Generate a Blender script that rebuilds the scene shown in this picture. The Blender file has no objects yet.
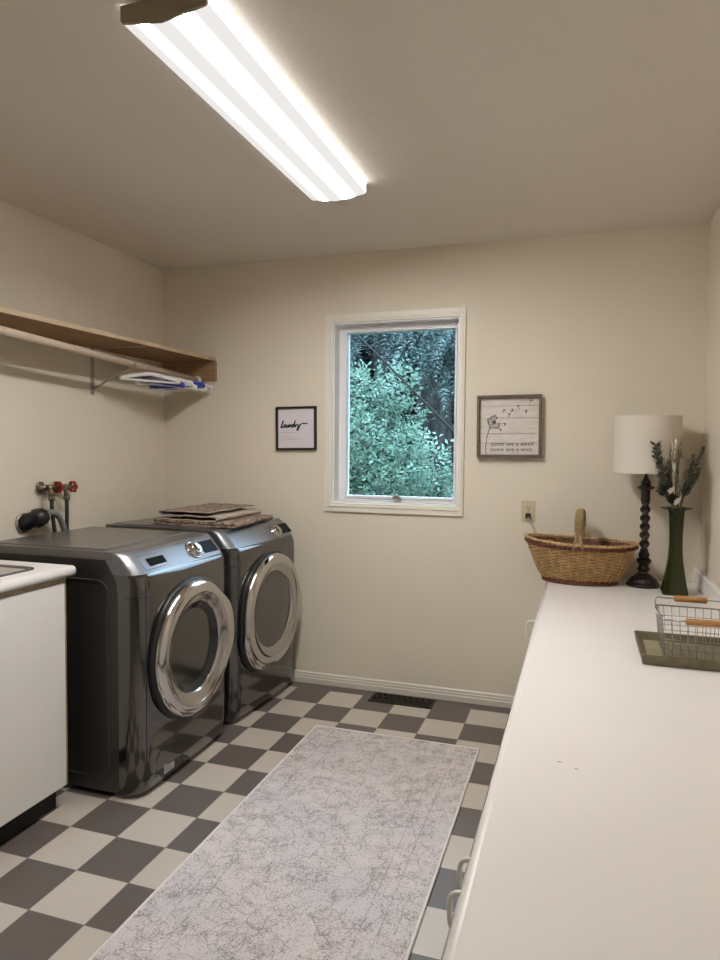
import bpy, bmesh, math, random
from mathutils import Vector, Matrix
import numpy as np
PI = math.pi
random.seed(7); rng = np.random.default_rng(11)
scene = bpy.context.scene
C = scene.collection
S = 0.2012                       # floor tile size
D = 0.294                        # back wall
XL, XR = -1.16, 1.90
YF = -4.3
H = 2.486
CZ = 0.74                        # right counter top

# ------------------------------------------------------------------ materials
MATS = {}
def nodes_of(name):
    m = bpy.data.materials.new(name); m.use_nodes = True
    nt = m.node_tree; b = nt.nodes['Principled BSDF']
    return m, nt, b
def pm(name, col, rough=0.5, metal=0.0, coat=0.0, coat_rough=0.05, trans=0.0, ior=1.45, var=0.0, vscale=8.0,
       bump=0.0, bscale=60.0, spec=0.5, sheen=0.0, stretch=None, col2=None, subs=0.0):
    if name in MATS: return MATS[name]
    m, nt, b = nodes_of(name)
    b.inputs['Base Color'].default_value = (*col, 1); b.inputs['Roughness'].default_value = rough
    b.inputs['Metallic'].default_value = metal; b.inputs['Coat Weight'].default_value = coat
    b.inputs['Coat Roughness'].default_value = coat_rough
    b.inputs['Transmission Weight'].default_value = trans; b.inputs['IOR'].default_value = ior
    b.inputs['Specular IOR Level'].default_value = spec
    b.inputs['Sheen Weight'].default_value = sheen
    b.inputs['Subsurface Weight'].default_value = subs
    N, L = nt.nodes, nt.links
    tc = N.new('ShaderNodeTexCoord'); mp = N.new('ShaderNodeMapping')
    L.new(tc.outputs['Object'], mp.inputs['Vector'])
    if stretch: mp.inputs['Scale'].default_value = stretch
    if var > 0 or col2:
        nz = N.new('ShaderNodeTexNoise'); nz.inputs['Scale'].default_value = vscale; nz.inputs['Detail'].default_value = 6
        L.new(mp.outputs['Vector'], nz.inputs['Vector'])
        cr = N.new('ShaderNodeValToRGB')
        c2 = col2 or tuple(c * (1 - var) for c in col)
        cr.color_ramp.elements[0].color = (*c2, 1); cr.color_ramp.elements[1].color = (*col, 1)
        cr.color_ramp.elements[0].position = 0.35; cr.color_ramp.elements[1].position = 0.65
        L.new(nz.outputs['Fac'], cr.inputs['Fac']); L.new(cr.outputs['Color'], b.inputs['Base Color'])
    if bump > 0:
        nb = N.new('ShaderNodeTexNoise'); nb.inputs['Scale'].default_value = bscale; nb.inputs['Detail'].default_value = 3
        L.new(mp.outputs['Vector'], nb.inputs['Vector'])
        bp = N.new('ShaderNodeBump'); bp.inputs['Strength'].default_value = bump; bp.inputs['Distance'].default_value = 0.004
        L.new(nb.outputs['Fac'], bp.inputs['Height']); L.new(bp.outputs['Normal'], b.inputs['Normal'])
    MATS[name] = m
    return m
def mnode(nt, op, a, b=None, clamp=False):
    n = nt.nodes.new('ShaderNodeMath'); n.operation = op; n.use_clamp = clamp
    for i, v in enumerate((a, b)):
        if v is None: continue
        if isinstance(v, (int, float)): n.inputs[i].default_value = v
        else: nt.links.new(v, n.inputs[i])
    return n.outputs[0]
def mixc(nt, f, a, b, mode='MIX'):
    n = nt.nodes.new('ShaderNodeMix'); n.data_type = 'RGBA'; n.blend_type = mode
    if isinstance(f, (int, float)): n.inputs[0].default_value = f
    else: nt.links.new(f, n.inputs[0])
    for i, v in ((6, a), (7, b)):
        if isinstance(v, tuple): n.inputs[i].default_value = (*v, 1)
        else: nt.links.new(v, n.inputs[i])
    return n.outputs[2]
def tex(nt, kind, vec, **kw):
    n = nt.nodes.new(kind)
    nt.links.new(vec, n.inputs['Vector'])
    for k, v in kw.items():
        if k in n.inputs: n.inputs[k].default_value = v
        else: setattr(n, k, v)
    return n
def ramp(nt, f, stops):
    n = nt.nodes.new('ShaderNodeValToRGB'); e = n.color_ramp.elements
    while len(e) < len(stops): e.new(0.5)
    for i, (p, c) in enumerate(stops):
        e[i].position = p; e[i].color = (*c, 1) if isinstance(c, tuple) else (c, c, c, 1)
    nt.links.new(f, n.inputs['Fac']); return n.outputs['Color']

WALLC = (0.775, 0.705, 0.585)
m_wall = pm('wall_paint', WALLC, 0.75, bump=0.18, bscale=170, var=0.03, vscale=2.0, spec=0.3)
m_ceil = pm('ceiling_paint', (0.80, 0.74, 0.67), 0.85, bump=0.28, bscale=120, spec=0.2)
m_trim = pm('trim_paint', (0.80, 0.76, 0.67), 0.42)
m_base = pm('baseboard_paint', (0.72, 0.68, 0.59), 0.45)
m_vinyl = pm('white_vinyl', (0.84, 0.85, 0.87), 0.35)
m_white = pm('white_lacquer', (0.78, 0.76, 0.72), 0.4)
m_panel = pm('white_melamine', (0.80, 0.78, 0.75), 0.4, var=0.02, vscale=60)
m_counter = pm('white_laminate', (0.86, 0.82, 0.79), 0.32, var=0.03, vscale=3)
m_woodedge = pm('raw_wood_edge', (0.36, 0.27, 0.18), 0.6, var=0.3, vscale=20)
m_black = pm('black_plastic', (0.012, 0.012, 0.012), 0.4)
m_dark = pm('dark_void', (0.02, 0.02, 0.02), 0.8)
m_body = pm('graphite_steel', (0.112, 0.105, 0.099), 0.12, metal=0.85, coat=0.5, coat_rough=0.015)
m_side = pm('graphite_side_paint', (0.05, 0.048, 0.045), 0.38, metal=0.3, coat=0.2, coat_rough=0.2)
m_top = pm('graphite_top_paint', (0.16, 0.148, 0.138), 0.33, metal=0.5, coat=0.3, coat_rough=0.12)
m_ctrl = pm('brushed_graphite', (0.25, 0.255, 0.27), 0.38, metal=0.8, stretch=(4, 4, 200), bump=0.02, bscale=20)
m_chrome = pm('chrome', (0.62, 0.60, 0.585), 0.07, metal=1.0)
m_chrome2 = pm('satin_chrome', (0.50, 0.485, 0.465), 0.14, metal=1.0)
m_doorglass = pm('dark_door_glass', (0.012, 0.012, 0.014), 0.05, spec=0.6)
m_drygl = pm('smoked_door_glass', (0.085, 0.08, 0.075), 0.12, metal=0.2, coat=0.5, coat_rough=0.05)
m_disp = pm('display_glass', (0.006, 0.007, 0.009), 0.35, spec=0.08)
m_print = pm('light_print', (0.55, 0.56, 0.58), 0.5)
m_sticker = pm('silver_sticker', (0.42, 0.42, 0.40), 0.4)
m_brass = pm('old_brass', (0.30, 0.25, 0.17), 0.4, metal=0.9, var=0.4, vscale=60)
m_red = pm('red_enamel', (0.33, 0.02, 0.02), 0.35)
m_rubber = pm('black_rubber_hose', (0.03, 0.03, 0.03), 0.5)
m_greyhose = pm('grey_plastic_hose', (0.22, 0.22, 0.215), 0.45)
m_wire = pm('steel_wire', (0.32, 0.31, 0.30), 0.3, metal=1.0)
m_grip = pm('honey_wood_grip', (0.50, 0.25, 0.09), 0.45, var=0.25, vscale=10, stretch=(2, 20, 20))
m_tray = pm('olive_bronze_tray', (0.17, 0.145, 0.085), 0.42, metal=0.25, var=0.25, vscale=40)
m_trayin = pm('tray_worn_inside', (0.34, 0.30, 0.19), 0.5, metal=0.15, col2=(0.24, 0.21, 0.13), vscale=14)
m_shade = pm('linen_shade', (0.72, 0.66, 0.58), 0.9, bump=0.2, bscale=500, sheen=0.2, spec=0.1)
m_shadein = pm('shade_lining', (0.80, 0.77, 0.70), 0.8)
m_lampwood = pm('dark_turned_wood', (0.018, 0.008, 0.006), 0.42, var=0.4, vscale=30, coat=0.2, coat_rough=0.2)
m_ivory = pm('ivory_plastic', (0.62, 0.55, 0.38), 0.4)
m_blackframe = pm('black_picture_frame', (0.015, 0.010, 0.012), 0.4)
m_mat = pm('print_paper', (0.72, 0.68, 0.72), 0.55)
m_ink = pm('black_ink', (0.012, 0.012, 0.014), 0.7)
m_greyink = pm('grey_ink', (0.32, 0.30, 0.31), 0.7)
m_frwood = pm('weathered_brown_wood', (0.17, 0.12, 0.085), 0.6, var=0.4, vscale=14, stretch=(1, 1, 6))
m_whitewash = pm('whitewashed_board', (0.72, 0.67, 0.62), 0.7, col2=(0.62, 0.57, 0.52), vscale=6, stretch=(2, 1, 14))
m_gap = pm('board_gap', (0.40, 0.36, 0.32), 0.8)
m_softink = pm('soft_black_ink', (0.10, 0.09, 0.09), 0.8)
m_shelf = pm('stained_pine', (0.29, 0.16, 0.07), 0.6, col2=(0.20, 0.10, 0.04), vscale=5, stretch=(8, 1, 8))
m_shelfedge = pm('pine_edge', (0.52, 0.39, 0.25), 0.6, var=0.2, vscale=10)
m_cleat = pm('brown_pine_cleat', (0.36, 0.235, 0.13), 0.55, col2=(0.27, 0.17, 0.09), vscale=8, stretch=(1, 1, 8))
m_rod = pm('pale_dowel', (0.62, 0.50, 0.38), 0.5, var=0.12, vscale=9)
m_bracket = pm('grey_bracket_metal', (0.42, 0.38, 0.33), 0.4, metal=0.5)
m_hwhite = pm('white_hanger_plastic', (0.80, 0.79, 0.77), 0.35)
m_hblue = pm('blue_hanger_plastic', (0.05, 0.07, 0.42), 0.35)
m_hclear = pm('smoky_hanger_plastic', (0.55, 0.52, 0.48), 0.25)
m_vent = pm('dark_bronze_register', (0.030, 0.022, 0.014), 0.45, metal=0.4)
m_rugedge = pm('rug_serged_edge', (0.74, 0.69, 0.66), 0.95)
m_cap_lit = pm('lit_cap_plastic', (0.74, 0.72, 0.60), 0.45, subs=0.0)  # far end cap: lit look of the plastic put into the pale colour
m_cap_shaded = pm('shaded_cap_enamel', (0.30, 0.25, 0.17), 0.5)  # near end cap: its unlit side put into the dark tan colour
m_sinkmetal = pm('sink_stainless', (0.50, 0.48, 0.45), 0.28, metal=0.9)
m_sinkrim = pm('dark_sink_rim_steel', (0.20, 0.19, 0.18), 0.3, metal=0.9)  # darker steel of the rim itself
m_eucal = pm('dark_eucalyptus_leaf', (0.045, 0.055, 0.04), 0.6, col2=(0.09, 0.10, 0.07), vscale=20)
m_greyleaf = pm('grey_green_leaf', (0.22, 0.23, 0.18), 0.6, var=0.3, vscale=30)
m_pampas = pm('dried_tan_plume', (0.42, 0.34, 0.24), 0.9, var=0.3, vscale=60)
m_white_petal = pm('white_petal', (0.85, 0.82, 0.74), 0.6)
m_stem = pm('dried_stem', (0.20, 0.16, 0.10), 0.7)
m_concrete_door = pm('door_paint', (0.55, 0.50, 0.44), 0.5)
m_bark = pm('dark_bark', (0.028, 0.025, 0.023), 0.9, var=0.4, vscale=6, bump=0.6, bscale=12)
m_greybark = pm('grey_bark', (0.060, 0.055, 0.050), 0.9, col2=(0.012, 0.012, 0.012), vscale=7, bump=0.9, bscale=14, stretch=(2.5, 2.5, .6))
m_ground = pm('forest_ground', (0.05, 0.06, 0.035), 0.95, var=0.5, vscale=3)

def floor_mat():
    m, nt, b = nodes_of('checker_vinyl'); N, L = nt.nodes, nt.links
    tc = N.new('ShaderNodeTexCoord'); sp = N.new('ShaderNodeSeparateXYZ'); L.new(tc.outputs['Object'], sp.inputs[0])
    fx = mnode(nt, 'DIVIDE', sp.outputs[0], S); fy = mnode(nt, 'DIVIDE', sp.outputs[1], S)
    ix = mnode(nt, 'FLOOR', fx); iy = mnode(nt, 'FLOOR', fy)
    par = mnode(nt, 'FLOORED_MODULO', mnode(nt, 'ADD', ix, iy), 2.0)
    # tile seams
    def edge(f):
        fr = mnode(nt, 'FRACT', f); d = mnode(nt, 'MINIMUM', fr, mnode(nt, 'SUBTRACT', 1.0, fr))
        return mnode(nt, 'LESS_THAN', d, 0.008)
    seam = mnode(nt, 'MAXIMUM', edge(fx), edge(fy))
    nz = tex(nt, 'ShaderNodeTexNoise', tc.outputs['Object'], Scale=5.0, Detail=5.0)
    wn = N.new('ShaderNodeTexWhiteNoise'); cb = N.new('ShaderNodeCombineXYZ')
    L.new(ix, cb.inputs[0]); L.new(iy, cb.inputs[1]); L.new(cb.outputs[0], wn.inputs['Vector'])
    v = mnode(nt, 'ADD', mnode(nt, 'MULTIPLY', wn.outputs['Value'], 0.35), mnode(nt, 'MULTIPLY', nz.outputs['Fac'], 0.65))
    light = mixc(nt, v, (0.50, 0.445, 0.38), (0.58, 0.525, 0.46))
    dark = mixc(nt, v, (0.112, 0.092, 0.080), (0.145, 0.123, 0.110))
    par = mnode(nt, 'MAXIMUM', par, mnode(nt, 'GREATER_THAN', iy, 0.5))      # the last row along the back wall is all dark
    col = mixc(nt, par, light, dark)
    col = mixc(nt, mnode(nt, 'MULTIPLY', seam, 0.55), col, (0.16, 0.14, 0.12))
    L.new(col, b.inputs['Base Color']); b.inputs['Roughness'].default_value = 0.42
    b.inputs['Specular IOR Level'].default_value = 0.45
    return m
m_floor = floor_mat()

def rug_mat(x0, x1, y0, y1):
    m, nt, b = nodes_of('distressed_rug'); N, L = nt.nodes, nt.links
    tc = N.new('ShaderNodeTexCoord'); o = tc.outputs['Object']
    sp = N.new('ShaderNodeSeparateXYZ'); L.new(o, sp.inputs[0])
    # warped coordinates so the woven motifs look worn
    nw = tex(nt, 'ShaderNodeTexNoise', o, Scale=24.0, Detail=5.0)
    vm = N.new('ShaderNodeVectorMath'); vm.operation = 'MULTIPLY_ADD'
    L.new(nw.outputs['Color'], vm.inputs[0]); vm.inputs[1].default_value = (0.060, 0.060, 0.0); L.new(o, vm.inputs[2])
    w = vm.outputs[0]
    vo = tex(nt, 'ShaderNodeTexVoronoi', w, Scale=15.0); vo.feature = 'DISTANCE_TO_EDGE'
    lines = ramp(nt, vo.outputs['Distance'], [(0.0, 1.0), (0.06, 0.0)])
    vr = tex(nt, 'ShaderNodeTexVoronoi', w, Scale=6.5)
    ring = ramp(nt, vr.outputs['Distance'], [(0.26, 0.0), (0.30, 1.0), (0.34, 0.0), (0.42, 0.0)])
    vr2 = tex(nt, 'ShaderNodeTexVoronoi', w, Scale=26.0)
    ring2 = ramp(nt, vr2.outputs['Distance'], [(0.20, 0.0), (0.30, 1.0), (0.40, 0.0)])
    motif = mnode(nt, 'MAXIMUM', mnode(nt, 'MAXIMUM', lines, ring), mnode(nt, 'MULTIPLY', ring2, 0.8))
    # border bands
    def band(axis, a, wd):
        d = mnode(nt, 'ABSOLUTE', mnode(nt, 'SUBTRACT', sp.outputs[axis], a))
        return mnode(nt, 'LESS_THAN', d, wd)
    bl = None
    for axis, a in ((0, x0 + .10), (0, x1 - .10), (1, y1 - .10), (0, x0 + .155), (0, x1 - .155), (1, y1 - .155)):
        k = band(axis, a, .0028); bl = k if bl is None else mnode(nt, 'MAXIMUM', bl, k)
    motif = mnode(nt, 'MAXIMUM', motif, mnode(nt, 'MULTIPLY', bl, 0.8))
    w1 = tex(nt, 'ShaderNodeTexNoise', o, Scale=13.0, Detail=6.0, Roughness=0.7)
    mp = N.new('ShaderNodeMapping'); mp.inputs['Scale'].default_value = (1.0, 1.5, 1.0); L.new(o, mp.inputs['Vector'])
    f1 = tex(nt, 'ShaderNodeTexNoise', mp.outputs['Vector'], Scale=135.0, Detail=5.0, Roughness=0.75)
    dens = mnode(nt, 'ADD', mnode(nt, 'MULTIPLY', motif, 0.095), mnode(nt, 'MULTIPLY', mnode(nt, 'SUBTRACT', w1.outputs['Fac'], 0.5), 0.42))
    amt = mnode(nt, 'MULTIPLY', mnode(nt, 'SUBTRACT', mnode(nt, 'ADD', f1.outputs['Fac'], dens), 0.497), 6.5, True)
    cl = tex(nt, 'ShaderNodeTexNoise', o, Scale=3.2, Detail=4.0)
    basec = ramp(nt, cl.outputs['Fac'], [(0.35, (0.60, 0.565, 0.58)), (0.5, (0.64, 0.585, 0.575)), (0.66, (0.66, 0.60, 0.58))])
    cd = tex(nt, 'ShaderNodeTexNoise', o, Scale=7.0, Detail=2.0)
    darkc = ramp(nt, cd.outputs['Fac'], [(0.4, (0.16, 0.145, 0.155)), (0.6, (0.21, 0.18, 0.17))])
    col = mixc(nt, mnode(nt, 'MULTIPLY', amt, 0.82, True), basec, darkc)
    L.new(col, b.inputs['Base Color']); b.inputs['Roughness'].default_value = 0.95
    b.inputs['Specular IOR Level'].default_value = 0.15; b.inputs['Sheen Weight'].default_value = 0.15
    bp = N.new('ShaderNodeBump'); bp.inputs['Strength'].default_value = 0.35; bp.inputs['Distance'].default_value = 0.003
    L.new(f1.outputs['Fac'], bp.inputs['Height']); L.new(bp.outputs['Normal'], b.inputs['Normal'])
    return m

def towel_mat():
    m, nt, b = nodes_of('patterned_brown_textile'); N, L = nt.nodes, nt.links
    tc = N.new('ShaderNodeTexCoord'); o = tc.outputs['Object']
    nz = tex(nt, 'ShaderNodeTexNoise', o, Scale=55.0, Detail=4.0, Roughness=0.7)
    c = ramp(nt, nz.outputs['Fac'], [(0.42, (0.10, 0.065, 0.05)), (0.50, (0.26, 0.18, 0.14)), (0.60, (0.46, 0.36, 0.28))])
    L.new(c, b.inputs['Base Color']); b.inputs['Roughness'].default_value = 0.95
    return m
m_towel = towel_mat()
m_towel_back = pm('pale_textile_backing', (0.50, 0.42, 0.36), 0.95, var=0.2, vscale=40)

def lens_mat(xa, xb):
    """prismatic diffuser lit by two tubes behind it: two hot streaks along its length"""
    m = bpy.data.materials.new('lit_prismatic_diffuser'); m.use_nodes = True
    nt = m.node_tree; N, L = nt.nodes, nt.links; N.clear()
    out = N.new('ShaderNodeOutputMaterial'); em = N.new('ShaderNodeEmission')
    tc = N.new('ShaderNodeTexCoord'); sp = N.new('ShaderNodeSeparateXYZ'); L.new(tc.outputs['Object'], sp.inputs[0])
    u = mnode(nt, 'DIVIDE', mnode(nt, 'SUBTRACT', sp.outputs[0], xa), xb - xa)
    def streak(c, w, k):
        d = mnode(nt, 'DIVIDE', mnode(nt, 'SUBTRACT', u, c), w)
        return mnode(nt, 'MULTIPLY', mnode(nt, 'EXPONENT', mnode(nt, 'MULTIPLY', mnode(nt, 'MULTIPLY', d, d), -1.0)), k)
    edge_ = mnode(nt, 'MULTIPLY', mnode(nt, 'GREATER_THAN', u, 0.999), 0.009)
    s = mnode(nt, 'ADD', mnode(nt, 'ADD', streak(.70, .050, 1.0), streak(.25, .040, .32)), edge_)
    em.inputs['Color'].default_value = (1.0, 0.975, 0.95, 1)
    L.new(mnode(nt, 'ADD', mnode(nt, 'MULTIPLY', s, LENS), 0.85), em.inputs['Strength'])
    L.new(em.outputs[0], out.inputs[0])
    return m
LENS = 345.0

# ------------------------------------------------------------------ mesh helpers
class MB:
    def __init__(s): s.v = []; s.f = []; s.mi = []; s.sm = []
    def add(s, vs, fs, mi=0, smooth=False):
        n = len(s.v); s.v += [tuple(v) for v in vs]
        for f in fs: s.f.append(tuple(i + n for i in f)); s.mi.append(mi); s.sm.append(smooth)
        return s
    def box(s, x0, x1, y0, y1, z0, z1, mi=0, bev=0.0, seg=2, M=None):
        bm = bmesh.new(); bmesh.ops.create_cube(bm, size=1)
        for v in bm.verts:
            v.co = Vector(((x0 + x1) / 2 + v.co.x * (x1 - x0), (y0 + y1) / 2 + v.co.y * (y1 - y0), (z0 + z1) / 2 + v.co.z * (z1 - z0)))
        if bev > 0:
            bmesh.ops.bevel(bm, geom=bm.edges[:], offset=bev, segments=seg, profile=0.5, affect='EDGES')
        if M is not None: bm.transform(M)
        bm.verts.index_update()
        s.add([v.co[:] for v in bm.verts], [[v.index for v in f.verts] for f in bm.faces], mi, False)
        bm.free(); return s
    def tube(s, pts, r, n=8, mi=0, closed=False, cap=True, smooth=True, flat=1.0):
        P = [Vector(p) for p in pts]; m = len(P)
        rs = r if isinstance(r, (list, tuple)) else [r] * m
        T = []
        for i in range(m):
            a = P[(i - 1) % m] if (closed or i > 0) else P[i]; b = P[(i + 1) % m] if (closed or i < m - 1) else P[i]
            t = (b - a); T.append(t.normalized() if t.length > 1e-9 else Vector((0, 0, 1)))
        u = T[0].orthogonal().normalized()
        if abs(T[0].z) < 0.9: u = (Vector((0, 0, 1)) - T[0] * T[0].z).normalized()
        vs = []
        for i in range(m):
            u = (u - T[i] * u.dot(T[i])).normalized(); w = T[i].cross(u)
            for k in range(n):
                a = 2 * PI * k / n
                vs.append(P[i] + u * (math.cos(a) * rs[i] * flat) + w * (math.sin(a) * rs[i]))
        fs = []
        for i in range(m if closed else m - 1):
            j = (i + 1) % m
            for k in range(n):
                k2 = (k + 1) % n
                fs.append((i * n + k, i * n + k2, j * n + k2, j * n + k))
        if cap and not closed:
            fs.append(tuple(range(n))[::-1]); fs.append(tuple((m - 1) * n + k for k in range(n)))
        return s.add(vs, fs, mi, smooth)
    def lathe(s, prof, n=32, M=None, mi=0, smooth=True, rad=None, a0=0.0, a1=2 * PI):
        """prof: list of (r, z) about local z"""
        full = abs(a1 - a0 - 2 * PI) < 1e-6; cols = n if full else n + 1
        vs = []
        for (r, z) in prof:
            for k in range(cols):
                a = a0 + (a1 - a0) * k / n
                rr = r if rad is None else rad(r, z, a)
                vs.append(Vector((rr * math.cos(a), rr * math.sin(a), z)))
        if M is not None: vs = [M @ v for v in vs]
        fs = []
        for i in range(len(prof) - 1):
            for k in range(n):
                k2 = (k + 1) % cols
                fs.append((i * cols + k, i * cols + k2, (i + 1) * cols + k2, (i + 1) * cols + k))
        return s.add(vs, fs, mi, smooth)
    def grid(s, fn, us, vs_, mi=0, smooth=True, cu=False):
        nu, nv = len(us), len(vs_)
        V = [fn(u, v) for u in us for v in vs_]
        F = [(i * nv + j, ((i + 1) % nu) * nv + j, ((i + 1) % nu) * nv + j + 1, i * nv + j + 1)
             for i in range(nu if cu else nu - 1) for j in range(nv - 1)]
        return s.add(V, F, mi, smooth)
    def build(s, name, mats, parent=None, loc=None, smooth_angle=None):
        me = bpy.data.meshes.new(name); me.from_pydata(s.v, [], s.f)
        if not isinstance(mats, (list, tuple)): mats = [mats]
        for m in mats: me.materials.append(m)
        me.polygons.foreach_set('material_index', s.mi); me.polygons.foreach_set('use_smooth', s.sm)
        bm = bmesh.new(); bm.from_mesh(me); bmesh.ops.recalc_face_normals(bm, faces=bm.faces[:]); bm.to_mesh(me); bm.free()
        me.update()
        o = bpy.data.objects.new(name, me); C.objects.link(o)
        if parent: o.parent = parent
        if loc is not None: o.location = loc
        return o
def tag(o, label=None, cat=None, group=None, kind=None):
    if label: o['label'] = label
    if cat: o['category'] = cat
    if group: o['group'] = group
    if kind: o['kind'] = kind
    return o
def thing(name, label, cat, loc=(0, 0, 0), rz=0, group=None):
    o = bpy.data.objects.new(name, None); C.objects.link(o); o.empty_display_size = 0.05
    o.location = loc; o.rotation_euler = (0, 0, rz)
    return tag(o, label, cat, group)
def struct(o, label=None):
    o['kind'] = 'structure'
    if label: o['label'] = label
    return o
def copy_tree(root):
    r = root.copy(); C.objects.link(r)
    for ch in list(root.children):
        c = ch.copy(); C.objects.link(c); c.parent = r
        for g in list(ch.children):
            d = g.copy(); C.objects.link(d); d.parent = c
    return r
def bez(p0, p1, p2, p3, n=12):
    p0, p1, p2, p3 = map(Vector, (p0, p1, p2, p3)); out = []
    for i in range(n + 1):
        t = i / n; out.append(p0 * (1 - t) ** 3 + p1 * 3 * t * (1 - t) ** 2 + p2 * 3 * t * t * (1 - t) + p3 * t ** 3)
    return out
def smooth_path(pts, k=4):
    P = [Vector(p) for p in pts]; out = []
    for i in range(len(P) - 1):
        a = P[max(i - 1, 0)]; b = P[i]; c = P[i + 1]; d = P[min(i + 2, len(P) - 1)]
        for j in range(k):
            t = j / k
            out.append(0.5 * ((2 * b) + (c - a) * t + (2 * a - 5 * b + 4 * c - d) * t * t + (3 * b - a - 3 * c + d) * t ** 3))
    out.append(P[-1]); return out

# ------------------------------------------------------------------ room shell
WX0, WX1, WZ0, WZ1 = -0.027, 0.700, 1.075, 2.103       # window opening
WT = 0.16
struct(MB().box(XL - .2, XR + .2, YF - .2, D + WT, -0.1, 0).build('floor', m_floor), 'grey and cream checkered vinyl floor')
struct(MB().box(XL - .2, XR + .2, YF - .2, D + WT, H, H + 0.1).build('ceiling', m_ceil))
w = MB()
w.box(XL - .2, WX0, D, D + WT, 0, H).box(WX1, XR + .2, D, D + WT, 0, H)
w.box(WX0, WX1, D, D + WT, 0, WZ0).box(WX0, WX1, D, D + WT, WZ1, H)
struct(w.build('wall_back', m_wall))
struct(MB().box(XL - .12, XL, YF - .1, D, 0, H).build('wall_left', m_wall))
struct(MB().box(XR, XR + .12, YF - .1, D, 0, H).build('wall_right', m_wall))
struct(MB().box(XL, XR, YF - .12, YF, 0, H).build('wall_front', m_wall))
d1 = struct(MB().box(0.55, 1.40, YF, YF + .035, 0, 2.03, bev=.004).build('door_1', m_concrete_door))
db = MB()
for (a, b_, c, e) in ((.65, .93, .25, .95), (1.02, 1.30, .25, .95), (.65, .93, 1.1, 1.88), (1.02, 1.30, 1.1, 1.88)):
    db.box(a, b_, YF + .035, YF + .045, c, e, bev=.006)
db.build('door_panel', m_concrete_door, d1)
MB().lathe([(0, .06), (.02, .058), (.028, .045), (.026, .03), (.012, .02), (.012, 0), (.03, 0)], 20,
           Matrix.Translation((.61, YF + .035, 1.0)) @ Matrix.Rotation(-PI / 2, 4, 'X')).build('door_knob', m_brass, d1)
def baseboard(name, x0, x1, y0, y1, axis):
    prof = [(0, 0), (.013, 0), (.013, .030), (.0105, .034), (.0105, .046), (.008, .050), (.008, .060), (.003, .067), (0, .067)]
    m = MB()
    vs = []
    for t in (0, 1):
        for (p, z) in prof:
            if axis == 'x': vs.append(((x0 if t == 0 else x1), y0 - p, z))
            elif axis == 'l': vs.append((x0 + p, (y0 if t == 0 else y1), z))
            else: vs.append((x0 - p, (y0 if t == 0 else y1), z))
    n = len(prof)
    fs = [(i, i + 1, n + i + 1, n + i) for i in range(n - 1)] + [tuple(range(n))[::-1], tuple(range(n, 2 * n))]
    m.add(vs, fs)
    return struct(m.build(name, m_base))
baseboard('baseboard_back', -.95, 1.19, D, D, 'x')
baseboard('baseboard_right', XR, XR, YF, -2.62, 'r')

# window ---------------------------------------------------------------
cas = MB()
OX0, OX1, OZ0, OZ1 = -0.075, 0.732, 1.024, 2.153
cb = 0.006
def ring(mb, x0, x1, z0, z1, X0, X1, Z0, Z1, ya, yb, mi=0, bev=0.0):
    mb.box(X0, x0, ya, yb, Z0, Z1, mi, bev); mb.box(x1, X1, ya, yb, Z0, Z1, mi, bev)
    mb.box(x0, x1, ya, yb, z1, Z1, mi, bev); mb.box(x0, x1, ya, yb, Z0, z0, mi, bev)
ring(cas, WX0, WX1, WZ0, WZ1, OX0, OX1, OZ0, OZ1, D - .014, D, bev=.002)
ring(cas, WX0 - .012, WX1 + .012, WZ0 - .012, WZ1 + .012, WX0 - .022, WX1 + .022, WZ0 - .022, WZ1 + .022, D - .019, D - .013, bev=.0015)
struct(cas.build('trim_1', m_trim), 'cream painted casing around the window')
win = bpy.data.objects.new('window_1', None); C.objects.link(win); win.location = (.33, D + .09, WZ0); struct(win)
def wloc(o): o.location = -win.location; return o
jm = MB(); ring(jm, WX0 + .008, WX1 - .008, WZ0 + .008, WZ1 - .008, WX0, WX1, WZ0, WZ1, D - .002, D + .13)
wloc(jm.build('window_jamb', m_vinyl, win))
GX0, GX1, GZ0, GZ1 = 0.031, 0.662, 1.115, 2.056
fr = MB()
ring(fr, GX0, GX1, GZ0, GZ1, WX0 + .008, WX1 - .008, WZ0 + .008, WZ1 - .008, D + .075, D + .125, bev=.003)
ring(fr, GX0 + .0, GX1 - .0, GZ0 + .0, GZ1 - .0, GX0 - .012, GX1 + .012, GZ0 - .012, GZ1 + .012, D + .066, D + .076, bev=.002)
wloc(fr.build('window_frame', m_vinyl, win))
m_glass = bpy.data.materials.new('window_glass'); m_glass.use_nodes = True
_n = m_glass.node_tree; _n.nodes.clear()
_o = _n.nodes.new('ShaderNodeOutputMaterial'); _m = _n.nodes.new('ShaderNodeMixShader'); _t = _n.nodes.new('ShaderNodeBsdfTransparent'); _g = _n.nodes.new('ShaderNodeBsdfGlossy'); _f = _n.nodes.new('ShaderNodeFresnel')
_t.inputs['Color'].default_value = (0.93, 1.0, 0.985, 1); _g.inputs['Roughness'].default_value = 0.01; _f.inputs['IOR'].default_value = 1.3
_n.links.new(_f.outputs[0], _m.inputs[0]); _n.links.new(_t.outputs[0], _m.inputs[1]); _n.links.new(_g.outputs[0], _m.inputs[2]); _n.links.new(_m.outputs[0], _o.inputs[0])
wloc(MB().box(GX0, GX1, D + .095, D + .099, GZ0, GZ1).build('glass_pane', m_glass, win))
lt = MB().box(.318, .362, D + .048, D + .068, GZ0 - .016, GZ0 + .006, bev=.004)
lt.tube([(.328, D + .05, GZ0 + .0), (.34, D + .042, GZ0 + .012), (.356, D + .045, GZ0 + .003)], .005, 8)
wloc(lt.build('window_latch', m_sinkmetal, win))

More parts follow.
